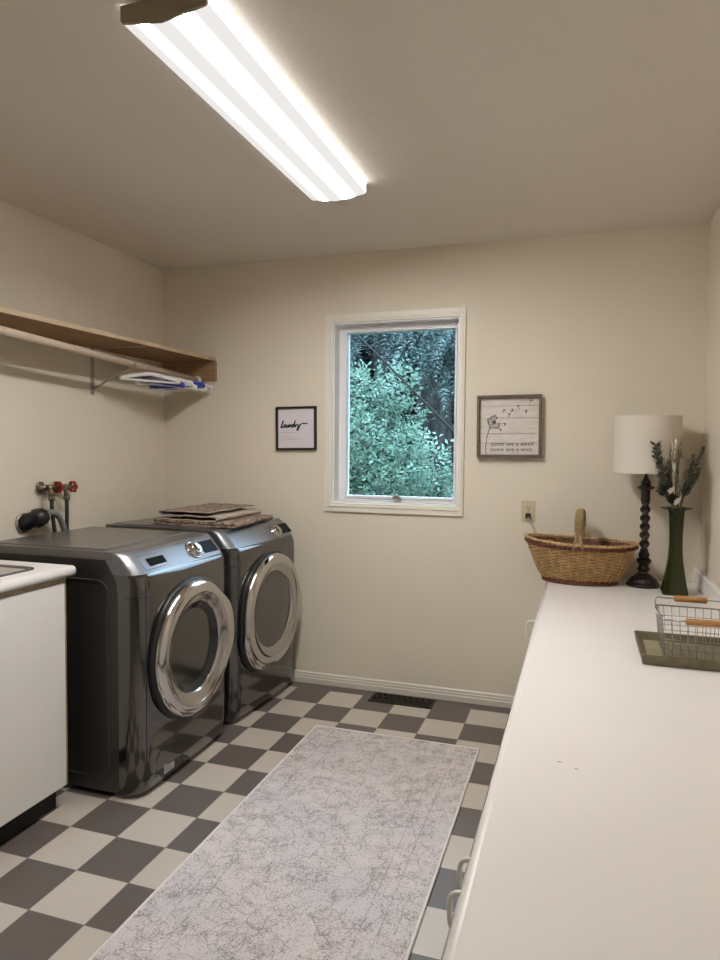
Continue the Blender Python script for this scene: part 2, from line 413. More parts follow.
# ceiling light ----------------------------------------------------------
LX0, LX1, LY0, LY1 = 0.220, 0.464, -1.905, -0.650
cl = thing('ceiling_light', 'long white fluorescent wraparound light fixture on the ceiling', 'ceiling light', ((LX0 + LX1) / 2, (LY0 + LY1) / 2, H))
def cl_off(o): o.location = -cl.location; return o
pp_ = [(0, H - .004), (0, H - .040), (.02, H - .047), (.47, H - .062), (.98, H - .045), (1, H - .038), (1, H - .004)]
prof = []
for (ua, za), (ub, zb_) in zip(pp_, pp_[1:]):
    k_ = max(1, int(round((ub - ua) / .05)))
    for i in range(k_): prof.append((LX0 + (LX1 - LX0) * (ua + (ub - ua) * i / k_), za + (zb_ - za) * i / k_))
prof.append((LX1, H - .004))
lens = MB()
vs = [(x, y, z) for y in (LY0 + .006, LY1 - .006) for (x, z) in prof]; n = len(prof)
lens.add(vs, [(i, i + 1, n + i + 1, n + i) for i in range(n - 1)], 0, False)
cl_off(lens.build('diffuser_lens', lens_mat(LX0, LX1), cl))
def endcap(y0, y1, m, nm):
    b = MB(); vs = [(x, y, z) for y in (y0, y1) for (x, z) in prof]
    b.add(vs, [(i, i + 1, n + i + 1, n + i) for i in range(n - 1)] + [tuple(range(n)), tuple(range(n, 2 * n))[::-1], (0, n, 2 * n - 1, n - 1)])
    return cl_off(b.build(nm, m, cl))
endcap(LY0 - .002, LY0 + .006, m_cap_shaded, 'end_cap')
endcap(LY1 - .006, LY1 + .004, m_cap_lit, 'end_cap')
cl_off(MB().box(LX0 + .03, LX1 - .03, LY0 + .008, LY1 - .008, H - .012, H).build('housing', m_white, cl))

# floor register ---------------------------------------------------------
vt = thing('floor_register', 'dark bronze scrollwork floor vent by the back wall', 'vent', (.427, .192, 0))
v = MB(); hw, hd = .178, .068
v.box(-hw, hw, -hd, -hd + .012, 0, .006, bev=.002).box(-hw, hw, hd - .012, hd, 0, .006, bev=.002)
v.box(-hw, -hw + .014, -hd, hd, 0, .006, bev=.002).box(hw - .014, hw, -hd, hd, 0, .006, bev=.002)
v.build('register_frame', m_vent, vt)
v = MB()
for i in range(9):
    cx = -.142 + i * .0355
    for sgn in (1, -1):
        pts = [(cx + .014 * math.cos(a) * (1 - a / 14), sgn * (.026 + .020 * math.sin(a) * (1 - a / 14)), .0035) for a in np.linspace(0, 2.2 * PI, 18)]
        v.tube(pts, .0022, 5)
    v.tube([(cx - .018, -hd + .01, .0035), (cx, 0, .004), (cx - .018, hd - .01, .0035)], .0022, 5)
    v.tube([(cx + .018, -hd + .01, .0035), (cx, 0, .004), (cx + .018, hd - .01, .0035)], .0022, 5)
v.tube([(-hw + .01, 0, .004), (hw - .01, 0, .004)], .0025, 5)
v.build('scroll_grille', m_vent, vt)
MB().box(-hw + .01, hw - .01, -hd + .008, hd - .008, .0002, .0010).build('duct_shade_sheet', m_dark, vt)  # near-black sheet paints the darkness down the duct

# rug ----------------------------------------------------------------------
RX0, RX1, RY0, RY1 = 0.113, 0.918, -2.75, -0.287
rug = MB()
nx, ny = 16, 50
rx = [RX0 + (RX1 - RX0) * i / nx for i in range(nx + 1)]; ry = [RY0 + (RY1 - RY0) * j / ny for j in range(ny + 1)]
def rz(x, y): return .0075 + .0012 * math.sin(x * 9 + y * 4) * math.sin(y * 5.3)
rug.grid(lambda x, y: (x, y, rz(x, y)), rx, ry)
for (a, b_) in (((RX0, RY0), (RX1, RY0)), ((RX0, RY1), (RX1, RY1)), ((RX0, RY0), (RX0, RY1)), ((RX1, RY0), (RX1, RY1))):
    rug.add([(a[0], a[1], rz(*a)), (b_[0], b_[1], rz(*b_)), (b_[0], b_[1], 0.0005), (a[0], a[1], 0.0005)], [(0, 1, 2, 3)])
rugo = rug.build('runner_rug', rug_mat(RX0, RX1, RY0, RY1))
tag(rugo, 'long distressed grey and beige runner rug on the checkered floor', 'rug')
e = MB(); loop = [(RX0, y, .0055) for y in ry] + [(x, RY1, .0055) for x in rx[1:]] + [(RX1, y, .0055) for y in ry[::-1][1:]] + [(x, RY0, .0055) for x in rx[::-1][1:-1]]
e.tube(loop, .0052, 8, closed=True)
e.build('serged_edge', m_rugedge, rugo)

# ------------------------------------------------------------------ washer and dryer
FW = 0.686                     # width
FRONT = [(.018, -.022), (.035, -.010), (.10, -.002), (.20, 0), (.60, 0), (.80, 0), (.862, -.004), (.880, -.010), (.888, -.018)]
SLANT = [(.888, -.018), (.900, -.027), (.955, -.076), (.966, -.088), (.973, -.102)]
def bow(s, z=.5):
    """front bow: x offset at lateral fraction s in -1..1"""
    W = FW / 2; y = abs(s) * W; r = .062; y0 = W - r
    k = max(0, min(1, (z - .80) / .16))
    o = -.010 * s * s
    if y > y0:
        t = (y - y0) / r; o -= (.070 * (1 - k) + .030 * k) * (1 - math.sqrt(max(0, 1 - t * t)))
    return o
def interp(prof, z):
    for (z0, x0), (z1, x1) in zip(prof, prof[1:]):
        if z <= z1: return x0 + (x1 - x0) * (z - z0) / (z1 - z0)
    return prof[-1][1]
SS = sorted(set([-1, -.998, -.99, -.975, -.955, -.93, -.90, -.87, -.84, -.82] + list(np.linspace(-.8, .8, 17)) + [.82, .84, .87, .90, .93, .955, .975, .99, .998, 1]))
def appliance(name, label, cat, loc, rz, kind):
    t = thing(name, label, cat, loc, rz)
    XB = -.80                                 # back of the machine, front plane at x = 0
    FX = -.112
    def fxz(z): return FX if z < .85 else FX - (z - .85) * .62
    # cabinet: sides, embossed panels, back
    b = MB()
    W = FW / 2
    side_ = [(XB, .02), (FX, .02), (FX, .85), (fxz(.945), .945), (XB, .945)]
    b.add([(x, sg * (W - .001), z) for sg in (-1, 1) for x, z in side_], [(0, 1, 2, 3, 4), (9, 8, 7, 6, 5)] + [(i, (i + 1) % 5, 5 + (i + 1) % 5, 5 + i) for i in range(5)])
    for sg in (-1, 1):                        # embossed side panel outline, tall rounded loop
        pts = []
        xa, xb, za, zb, r = XB + .10, FX - .050, .075, .86, .05
        for cx, cz, a0 in ((xb - r, zb - r, 0), (xa + r, zb - r, PI / 2), (xa + r, za + r, PI), (xb - r, za + r, 1.5 * PI)):
            for k in range(6):
                a = a0 + k * PI / 10; pts.append((cx + r * math.cos(a), sg * (W - .001), cz + r * math.sin(a)))
        b.tube(pts, .005, 8, closed=True)
    b.build('cabinet', m_side, t)
    # dark toe recess + feet
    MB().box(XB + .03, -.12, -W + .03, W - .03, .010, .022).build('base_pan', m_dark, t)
    for sx in (XB + .07, -.12):
        for sy in (-1, 1):
            MB().lathe([(0, 0), (.022, 0), (.022, .008), (.012, .010), (.012, .021), (0, .021)], 16, Matrix.Translation((sx, sy * (W - .05), 0))).build('foot', m_rubber, t)
    # bowed front fascia
    f = MB()
    zs = FRONT
    f.grid(lambda s, p: (p[1] + bow(s, p[0]), s * W, p[0]), SS, zs)
    for sg in (-1, 1):                        # return flange from fascia edge to cabinet
        f.grid(lambda x, p: ((p[1] + bow(1, p[0])) * (1 - x) + fxz(p[0]) * x, sg * (W - .0005), p[0]), [0, 1], zs, smooth=False)
    f.grid(lambda s, k: ((FRONT[0][1] + bow(s)) * (1 - k) + FX * k, s * W, .018), SS, [0, 1], smooth=False)
    f.build('front_panel', m_body, t)
    # slanted console
    c = MB()
    c.grid(lambda s, p: (p[1] + bow(s, p[0]), s * W, p[0]), SS, SLANT)
    for sg in (-1, 1):
        c.grid(lambda x, p: ((p[1] + bow(1, p[0])) * (1 - x) + fxz(p[0]) * x, sg * (W - .0005), p[0]), [0, 1], SLANT, smooth=False)
    con = c.build('control_panel', m_ctrl, t)
    # top plate with raised rim
    tp = MB()
    pts = [( -.099 + bow(s, .97), s * W) for s in SS]
    top = [(x, y, .974) for x, y in pts] + [(XB, W, .974), (XB, -W, .974)]
    bot = [(x, y, .943) for x, y in pts] + [(XB, W, .943), (XB, -W, .943)]
    nn = len(top)
    tp.add(top + bot, [tuple(range(nn)), tuple(range(nn, 2 * nn))[::-1]] + [(i, (i + 1) % nn, nn + (i + 1) % nn, nn + i) for i in range(nn)])
    tp.box(XB + .03, -.20, -W + .035, W - .035, .973, .979, bev=.004)
    tp.build('top_plate', m_top, t)
    # panel seam line across front, on the corner pillar
    MB().tube([(interp(FRONT, .80) + bow(s) + .0003, s * W, .800) for s in [q for q in SS if abs(q) > .80 and q < 0]], .0012, 5).build('panel_seam', m_dark, t)
    for sg in (-1, 1):
        MB().tube([(interp(FRONT, z) + bow(.885, z) + .0004, sg * .885 * W, z) for z in (.05, .1, .2, .5, .8, .86)], .0014, 5).build('panel_seam', m_dark, t)
    # console parts, in a frame lying on the slant
    a = math.atan2(.057, .055)
    def onslant(s, f_):                       # f_ 0 bottom .. 1 top
        z = .900 + .055 * f_; x = interp(SLANT, z) + bow(s, z)
        return Vector((x, s * W, z))
    def sl_frame(s, f_, lift=.0):
        p = onslant(s, f_); nrm = Vector((.055, 0, .049)).normalized(); up = Vector((-.049, 0, .055)).normalized(); side = Vector((0, 1, 0))
        M = Matrix(((side.x, up.x, nrm.x, 0), (side.y, up.y, nrm.y, 0), (side.z, up.z, nrm.z, 0), (0, 0, 0, 1)))
        return Matrix.Translation(p + nrm * lift) @ M
    ks = .29 if kind == 'washer' else .42
    K = sl_frame(ks, .5 if kind == 'washer' else .38)
    MB().lathe([(.045, -.002), (.046, .004), (.041, .007), (.036, .004)], 36, K).build('dial_ring', m_chrome2, t)
    kb = MB().lathe([(.036, .002), (.034, .003), (.031, .022), (.028, .026), (.020, .022), (0, .022)], 36, K, rad=lambda r, z, a_: r * (1 + (.03 * math.cos(18 * a_) if r > .025 else 0)))
    kb.box(-.003, .003, -.024, .024, .021, .026, bev=.001, M=K)
    kb.build('dial_knob', m_chrome, t)
    ds = .66 if kind == 'washer' else .76
    Dm = sl_frame(ds, .5)
    MB().box(-.060, .060, -.032, .032, -.012 if False else -.004, .003, bev=.002, M=Dm).build('display_window', m_disp, t)
    pr = MB()
    for i in range(5):                        # cycle names beside the dial: tiny dashes
        for sg in (-1, 1):
            y_ = sg * (.052 + (.004 if i % 2 else 0)); z_ = -.026 + i * .012
            pr.box(y_ - .007, y_ + .007, z_ - .0010, z_ + .0010, .0004, .0009, M=K)
    pr.build('dial_markings', m_print, t)
    if kind == 'washer':
        Q = sl_frame(-.52, .46)
        dr = MB(); 
        dr.box(-.056, .056, -.020, .016, -.001, .0022, bev=.001, M=Q)
        dr.build('drawer_recess_plate', pm('recess_shade_black', (.006, .006, .006), .6, spec=.08), t)  # flat black plate paints the shade of a handle recess
        q = MB()
        for i in range(4): q.box(-.030 + i * .019, -.018 + i * .019, -.024, -.0215, .0005, .0010, M=Q)
        q.build('drawer_markings', m_print, t)
        o_ = MB(); w2, h2 = .100, .034
        P4 = [(-w2, -h2), (w2, -h2), (w2, h2), (-w2, h2)]
        o_.tube([Q @ Vector((x, y, .0006)) for x, y in P4], .0008, 5, closed=True)
        o_.build('drawer_outline', m_side, t)
        # drain filter door outline & sticker on the lower front
        fx = lambda y, z: interp(FRONT, z) + bow(y / W) + .0006
        pts = [(-.245, .06), (-.245, .135), (-.215, .165), (-.12, .165), (-.095, .14), (-.095, .06)]
        g = MB().tube([(fx(y, z), y, z) for y, z in pts], .0014, 5); g.build('filter_door_seam', m_dark, t)
        st = MB(); st.box(fx(-.16, .07) - .0005, fx(-.16, .07) + .0006, -.195, -.125, .048, .098, 0)
        for i in range(4):
            st.box(fx(-.16, .07) + .0005, fx(-.16, .07) + .0011, -.188, -.188 + (.056, .04, .05, .03)[i], .056 + i * .010, .059 + i * .010, 1)
        st.build('lower_sticker', [m_sticker, m_ink], t)
    # ------- door
    dc = Vector((0, .003, .525)); R = .291 if kind == 'washer' else .300
    M = Matrix.Translation((bow(0) - .012, dc.y, dc.z)) @ Matrix.Rotation(PI / 2, 4, 'Y')
    # local z -> +x ; local x -> -z ; local y -> y
    def ear(a0, amt, wd):
        def fn(r, z, a_):
            d = (a_ - a0 + PI) % (2 * PI) - PI
            k = math.exp(-(d / wd) ** 4)
            return r + amt * k * max(0, min(1, (r - .235) / .05))
        return fn
    ea = PI / 2 + .12 if kind == 'washer' else -PI / 2 + .75
    rf = ear(ea, .036, .50)
    MB().lathe([(R - .01, 0), (R + .010, .004), (R + .012, .018), (R + .002, .026), (R - .02, .026)], 72, M, rad=rf).build('gasket_shadow_ring', m_black, t)  # black ring: gasket plus painted shadow line around the chrome
    s_ = R / .296
    pr_ = [(R - .012, .020), (R - .001, .026), (R, .036), (R - .008, .047), (R - .020, .054), (R - .040, .056), (R - .052, .0555)]
    MB().lathe(pr_, 96, M, rad=rf).build('door_ring', m_chrome, t)
    inner = [(R - .052, .0555), (R - .055, .052), (R - .075, .046), (R - .090, .040), (R - .098, .035), (R - .101, .028)]
    MB().lathe(inner, 96, M).build('door_inner_ring', m_chrome2, t)
    if kind == 'washer':
        gl = [(R - .101, .030), (R - .115, .020), (R - .14, .002), (R - .17, -.010), (R - .20, -.012), (R - .25, -.006), (0.0001, 0.002)]
        MB().lathe(gl, 72, M).build('door_glass', m_doorglass, t)
    else:
        gl = [(R - .101, .030), (R - .120, .031), (R - .17, .035), (R - .23, .038), (0.0001, .039)]
        MB().lathe(gl, 72, M).build('door_glass', m_drygl, t)
    for dz in (-.035, .035):                  # little notches where the grip pad is let into the ring
        p = M @ Vector((-dz if kind == 'washer' else .18 - dz, (R + .012) if kind == 'washer' else -(R * .80), .045))
        MB().lathe([(0, .004), (.004, .003), (.005, 0)], 10, Matrix.Translation(p) @ Matrix.Rotation(PI / 2, 4, 'Y')).build('grip_dimple', m_dark, t)
    return t
washer = appliance('washing_machine', 'graphite front-loading washer with wide chrome door ring, nearest the sink cabinet', 'washing machine', (-.248, -.846, 0), math.radians(0.0), 'washer')
dryer = appliance('clothes_dryer', 'graphite front-loading dryer in the back corner with folded textile on top', 'dryer', (-.237, -.094, 0), math.radians(-3.0), 'dryer')

# folded textiles on the dryer ---------------------------------------------
def folded(name, label, x0, x1, y0, y1, z, th, mats, loops=2, skew=0.0):
    """a strip folded back and forth; profile in x-z, extruded along y"""
    path = []
    zc = z + th / 2
    for k in range(loops):
        xa, xb = (x0 + .006 * k, x1 - .012 * k)
        if k % 2 == 0: path += [(xa, zc)] + [(xa + (xb - xa) * i / 8, zc + .0014 * math.sin(i * 1.9 + k)) for i in range(1, 8)] + [(xb, zc)]
        else: path += [(xb, zc)] + [(xb - (xb - xa) * i / 8, zc + .0014 * math.sin(i * 1.9 + k)) for i in range(1, 8)] + [(xa, zc)]
        if k < loops - 1:
            r = th * (.75 if th > .008 else 1.8); xe = xb if k % 2 == 0 else xa; sg = 1 if k % 2 == 0 else -1
            for a in np.linspace(-PI / 2, PI / 2, 9)[1:-1]: path.append((xe + sg * r * 1.5 * math.cos(a), zc + r + r * math.sin(a)))
            zc += 2 * r
    P = [Vector((p[0], 0, p[1])) for p in path]
    tops, bots = [], []
    for i, p in enumerate(P):
        a = P[max(i - 1, 0)]; b_ = P[min(i + 1, len(P) - 1)]; t_ = (b_ - a).normalized(); nrm = Vector((-t_.z, 0, t_.x))
        tops.append(p + nrm * th / 2); bots.append(p - nrm * th / 2)
    m = MB(); ys = np.linspace(y0, y1, 9)
    def off(v, y): return (v.x + skew * (y - y0) + .003 * math.sin(y * 40), y + .004 * math.sin(v.x * 30), v.z + .0015 * math.sin(y * 25 + v.x * 12))
    n_ = len(P)
    m.grid(lambda y, i: off(tops[i], y), ys, list(range(n_)), 0)
    m.grid(lambda y, i: off(bots[i], y), ys, list(range(n_)), 1)
    for y in (ys[0], ys[-1]):
        m.add([off(v, y) for v in tops] + [off(v, y) for v in bots], [(i, i + 1, n_ + i + 1, n_ + i) for i in range(n_ - 1)], 1)
    for i in (0, n_ - 1):
        m.grid(lambda y, k: off(tops[i] if k == 0 else bots[i], y), ys, [0, 1], 1)
    o = m.build(name, mats); return tag(o, label, 'textile')
folded('folded_blanket', 'folded brown patterned textile lying flat on the dryer top, lower of the pair', -.80, -.32, -.34, .14, .980, .010, [m_towel_back, m_towel], 2, skew=-.05)
folded('folded_blanket', 'brown patterned textile rolled into open folds, on top of the lower folded textile', -.76, -.44, -.33, .17, .980 + .0265, .006, [m_towel, m_towel_back], 3, skew=.0)

# plumbing on the left wall -----------------------------------------------
def valve(y, z, hm, label):
    t = thing('water_valve', label, 'valve', (XL, y, z))
    b = MB()
    b.lathe([(0, 0), (.028, 0), (.028, .004), (.014, .007)], 24, Matrix.Rotation(PI / 2, 4, 'Y'))
    b.tube([(0, 0, 0), (.060, 0, 0)], .011, 12)
    b.tube([(.058, -.012, 0), (.058, .020, 0)], .015, 12)
    b.tube([(.058, 0, 0), (.064, 0, -.018), (.068, 0, -.045)], .011, 12)
    b.tube([(.068, 0, -.040), (.068, 0, -.062)], .016, 8)
    b.build('valve_body', m_brass, t)
    s_ = MB(); s_.tube([(.058, .018, 0), (.058, .055, 0)], .005, 8); s_.build('valve_stem', m_brass, t)
    h = MB()
    h.tube([(.058 + .024 * math.cos(a) * (1 + .10 * math.cos(6 * a)), .055, .024 * math.sin(a) * (1 + .10 * math.cos(6 * a))) for a in np.linspace(0, 2 * PI, 37)[:-1]], .0055, 8, closed=True)
    for k in range(3):
        a = k * PI / 3
        h.tube([(.058 - .022 * math.cos(a), .055, -.022 * math.sin(a)), (.058 + .022 * math.cos(a), .055, .022 * math.sin(a))], .0035, 6)
    h.lathe([(0, .012), (.008, .010), (.009, -.006)], 12, Matrix.Translation((.058, .055, 0)) @ Matrix.Rotation(-PI / 2, 4, 'X'))
    h.build('valve_handle', hm, t)
    return t
valve(-.735, 1.185, m_red, 'brass water valve on left wall, the one further from the dryer')
valve(-.635, 1.182, m_red, 'brass water valve with red wheel handle on left wall, the one nearer the dryer')
pp = MB().tube([(XL + .03, -.775, 1.187), (XL + .03, -.62, 1.184)], .012, 12)
tag(pp.build('supply_pipe', m_brass), 'short brass pipe joining the two wall water valves', 'pipe')
h1 = MB().tube(bez((XL + .068, -.735, 1.125), (XL + .07, -.735, .95), (XL + .072, -.66, .90), (XL + .072, -.69, .03), 14), .0095, 10)
tag(h1.build('washer_hose', m_rubber), 'black rubber hose hanging from the left water valve behind the washer', 'hose')
h2 = MB().tube(bez((XL + .068, -.635, 1.122), (XL + .07, -.632, 1.05), (XL + .07, -.645, .98), (XL + .07, -.64, .03), 14), .0095, 10)
tag(h2.build('washer_hose', m_rubber), 'black rubber hose hanging from the right water valve behind the washer', 'hose')
# black plug and grey cable low on wall
dp = thing('wall_socket_plug', 'black round wall fitting with thick grey hose curving behind the washer', 'plug', (XL, -.845, 1.022))
Mx = Matrix.Rotation(PI / 2, 4, 'Y')
MB().lathe([(0, 0), (.048, 0), (.048, .008), (.043, .011), (.040, .011)], 32, Mx).build('fitting_plate', m_bracket, dp)
dirv = Vector((.080, .062, .034)); q = dirv.to_track_quat('Z', 'Y').to_matrix().to_4x4()
MB().lathe([(.040, -.004), (.043, .014), (.038, .034), (.038, .050), (.046, .054), (.046, .078), (.038, .100), (.022, .118), (0, .120)], 32, q).build('plug_body', m_black, dp)
MB().tube(bez((.075, .055, .036), (.085, .10, .06), (.085, .17, .05), (.075, .20, -.14), 16), .015, 12).build('cable', m_greyhose, dp)

# sink cabinet ---------------------------------------------------------------
SY = -1.276
SX = -.487
sc = thing('sink_cabinet', 'white laundry cabinet with wood trim edge, left of the washer', 'cabinet', (-.83, -2.0, 0))
def soff(o): o.location = -Vector((-.83, -2.0, 0)); return o
soff(MB().box(XL + .004, SX - .033, SY - .052, SY - .035, .090, .893).box(XL + .004, SX - .033, -2.75, -2.733, .090, .893)
     .box(XL + .004, XL + .010, -2.733, SY - .052, .090, .893).box(XL + .010, SX - .033, -2.733, SY - .052, .090, .106)
     .box(SX - .052, SX - .033, -2.733, SY - .052, .840, .893).box(XL + .01, SX - .09, -2.75, SY - .075, 0, .085).build('cabinet_carcass', m_woodedge, sc))
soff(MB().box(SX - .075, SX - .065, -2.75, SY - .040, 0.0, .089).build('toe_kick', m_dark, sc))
ysp = [SY - .030, SY - .68, SY - 1.46]
for a, b_ in zip(ysp, ysp[1:]):
    dd = soff(MB().box(SX - .032, SX - .016, b_ + .002, a - .006, .094, .872, bev=.002).build('cabinet_door', m_panel, sc))
    dd.parent = sc
soff(MB().box(SX - .0345, SX - .017, SY - .0345, SY - .0285, .092, .872).box(SX - .036, SX - .017, -2.75, SY - .028, .874, .893).build('edge_strip', m_woodedge, sc))
ct = MB()
# counter slab with a hole for the sink
kx0, kx1, ky0, ky1 = XL + .10, SX - .085, -1.96, SY - .115
zt, zb = .932, .893
ct.box(XL + .002, kx0, -2.76, SY, zb, zt).box(kx0, kx1, ky1, SY, zb, zt).box(kx0, kx1, -2.76, ky0, zb, zt)
ct.box(kx1, SX - .012, -2.76, SY, zb, zt)
ct.tube([(SX - .0125, -2.76, (zt + zb) / 2), (SX - .0125, SY, (zt + zb) / 2)], (zt - zb) / 2, 16, flat=1.0)
tag(ct.build('sink_countertop', m_counter), 'white rounded countertop with sink on the left cabinet', 'countertop')
sk = thing('laundry_sink', 'drop-in sink with grey metal rim set in the left white countertop', 'sink', ((kx0 + kx1) / 2, (ky0 + ky1) / 2, zt))
hx, hy = (kx1 - kx0) / 2, (ky1 - ky0) / 2
def rr(hx, hy, r, z, n=6):
    out = []
    for cx, cy, a0 in ((hx - r, hy - r, 0), (-hx + r, hy - r, PI / 2), (-hx + r, -hy + r, PI), (hx - r, -hy + r, 1.5 * PI)):
        for k in range(n + 1): a = a0 + k * PI / 2 / n; out.append((cx + r * math.cos(a), cy + r * math.sin(a), z))
    return out
def loft(mb, rings, mi=0, close=False):
    n_ = len(rings[0]); vs = [p for r in rings for p in r]
    fs = [(i * n_ + k, i * n_ + (k + 1) % n_, (i + 1) * n_ + (k + 1) % n_, (i + 1) * n_ + k) for i in range(len(rings) - 1) for k in range(n_)]
    if close: fs.append(tuple((len(rings) - 1) * n_ + k for k in range(n_)))
    mb.add(vs, fs, mi, True)
rm = MB(); loft(rm, [rr(hx + .016, hy + .016, .05, 0), rr(hx + .015, hy + .015, .05, .005), rr(hx + .006, hy + .006, .045, .006), rr(hx - .002, hy - .002, .045, 0), rr(hx - .003, hy - .003, .045, -.006)])
rm.build('sink_rim', m_sinkrim, sk)
bs = MB(); loft(bs, [rr(hx - .002, hy - .002, .045, -.001), rr(hx - .012, hy - .012, .05, -.03), rr(hx - .03, hy - .03, .06, -.20), rr(hx - .06, hy - .06, .06, -.225), rr(hx - .2, hy - .2, .03, -.23)], close=True)
bs.build('sink_basin', m_counter, sk)

# right counter and base cabinets ------------------------------------------------
CX = 1.181
cc = MB()
cc.box(CX + .018, XR - .002, -3.9, D - .001, CZ - .036, CZ)
cc.tube([(CX + .018, -3.9, CZ - .018), (CX + .018, D - .001, CZ - .018)], .018, 16)
chips = []
for (x, y, l_) in ((1.309, -1.933, .006), (1.342, -1.954, .005)):
    chips.append(MB().lathe([(l_ * .5, .0002), (l_ * .45, .0006), (0, .0003)], 10, Matrix.Translation((x, y, CZ)) @ Matrix.Diagonal((1.6, .8, 1, 1))).build('surface_chip', m_gap))
cco = cc.build('long_countertop', m_counter)
for c_ in chips: c_.parent = cco
tag(cco, 'long white laminate countertop along the right wall', 'countertop')
bk = MB().box(XR - .028, XR - .002, -3.9, D - .001, CZ + .0005, CZ + .078, bev=.006)
tag(bk.build('backsplash', m_counter), 'low white backsplash strip against the right wall', 'backsplash')
def handle(parent, y, z0, z1, off):
    x = CX + .012
    pts = smooth_path([(x, y, z1), (x - .036, y, z1 - .002), (x - .052, y, z1 - .010), (x - .055, y, (z0 + z1) / 2), (x - .052, y, z0 + .010), (x - .036, y, z0 + .002), (x, y, z0)], 4)
    o = MB().tube(pts, .0048, 8).build('door_pull', m_white, parent); return o
def base_cab(y0, y1, doors, label, hz=(.548, .622)):
    org = Vector(((CX + XR) / 2, (y0 + y1) / 2, 0))
    t = thing('base_cabinet', label, 'cabinet', org, 0)
    o = MB().box(CX + .030, XR - .004, y0 + .001, y1 - .001, .09, CZ - .038).box(CX + .11, XR - .01, y0 + .001, y1 - .001, 0, .09).build('cabinet_carcass', m_panel, t); o.location = -org
    for (a, b_, hy) in doors:
        d_ = MB().box(CX + .012, CX + .029, a + .002, b_ - .002, .10, CZ - .045, bev=.003).build('cabinet_door', m_white, t); d_.location = -org
        if hy is not None: handle(d_, hy, hz[0], hz[1], org)
    return t
base_cab(-.57, .285, [(-.57, -.15, -.53), (-.15, .28, None)], 'white base cabinet under the far end of the long counter', (.605, .685))
base_cab(-1.75, -.575, [(-1.75, -1.16, None), (-1.16, -.575, None)], 'white base cabinet without pulls under the middle of the long counter')
base_cab(-2.62, -1.755, [(-2.62, -2.185, -2.235), (-2.185, -1.755, -2.135)], 'white base cabinet with a pair of rounded pulls, nearest the camera')
chip = MB()

# ------------------------------------------------------------------ shelf, rod, hangers
SHX = -.79; SHZ = 1.912
sh = MB()
sh.box(XL + .001, SHX - .006, -3.2, D - .002, SHZ, SHZ + .018, 0)
sh.box(SHX - .006, SHX, -3.2, D - .002, SHZ - .0005, SHZ + .019, 1)
sh.v = [(x if x < XL + .1 else x - .030 * (D - y) / 1.5, y, z - .006 * (D - y) / 1.5) for x, y, z in sh.v]
tag(sh.build('wall_shelf', [m_shelf, m_shelfedge]), 'long brown wooden shelf along the left wall', 'shelf')
cle = MB().box(XL + .001, SHX + .006, D - .020, D - .0005, SHZ - .118, SHZ - .0005, bev=.001)
tag(cle.build('shelf_cleat', m_cleat), 'brown wooden board on back wall supporting the shelf end', 'board')
clw = MB().box(XL + .0005, XL + .018, -3.2, D - .022, SHZ - .085, SHZ - .0005, bev=.001)
def rodz(y): return 1.853 + (1.795 - 1.853) * (y + 1.2) / 1.48
RXX = -.905
rod = MB().tube([(RXX, -3.1, rodz(-3.1)), (RXX, -1.2, rodz(-1.2)), (RXX, D - .021, rodz(D - .021))], .0172, 16)
tag(rod.build('closet_rod', m_rod), 'pale wooden closet rod below the brown shelf', 'rod')
ss = MB().lathe([(0, 0), (.026, 0), (.026, .012), (.020, .016), (.018, .024)], 24, Matrix.Translation((RXX, D - .0205, rodz(D - .02))) @ Matrix.Rotation(PI / 2, 4, 'X'))
tag(ss.build('rod_socket', m_hwhite), 'small white round socket holding the closet rod end', 'socket')
def bracket(y, label):
    t = thing('shelf_bracket', label, 'bracket', (XL, y, SHZ - .25))
    MB().box(0.0005, .004, -.013, .013, 0, .249, bev=.001).build('wall_plate', m_bracket, t)
    MB().box(.0035, .33, -.011, .011, .2440, .2495, bev=.001).build('shelf_arm', m_bracket, t)
    zz = rodz(y) - (SHZ - .25)
    b = MB(); b.tube([(.004, 0, .03), (.12, 0, .085), (.235, 0, zz - .03)], .006, 8)
    b.tube([(RXX - XL + .021 * math.cos(a), 0, zz + .021 * math.sin(a)) for a in np.linspace(PI * 1.05, 2.1 * PI, 12)], .0045, 8)
    b.tube([(.235, 0, zz - .03), (RXX - XL - .012, 0, zz - .018)], .0055, 8)
    b.build('rod_hook', m_bracket, t)
    for z in (.012, .225):
        MB().lathe([(0, .004), (.005, .003), (.006, 0)], 10, Matrix.Translation((.004, 0, z)) @ Matrix.Rotation(PI / 2, 4, 'Y')).build('screw', m_wire, t)
bracket(-.36, 'metal shelf and rod bracket on left wall beside the hangers')
bracket(-1.95, 'metal shelf and rod bracket on left wall nearest the camera')
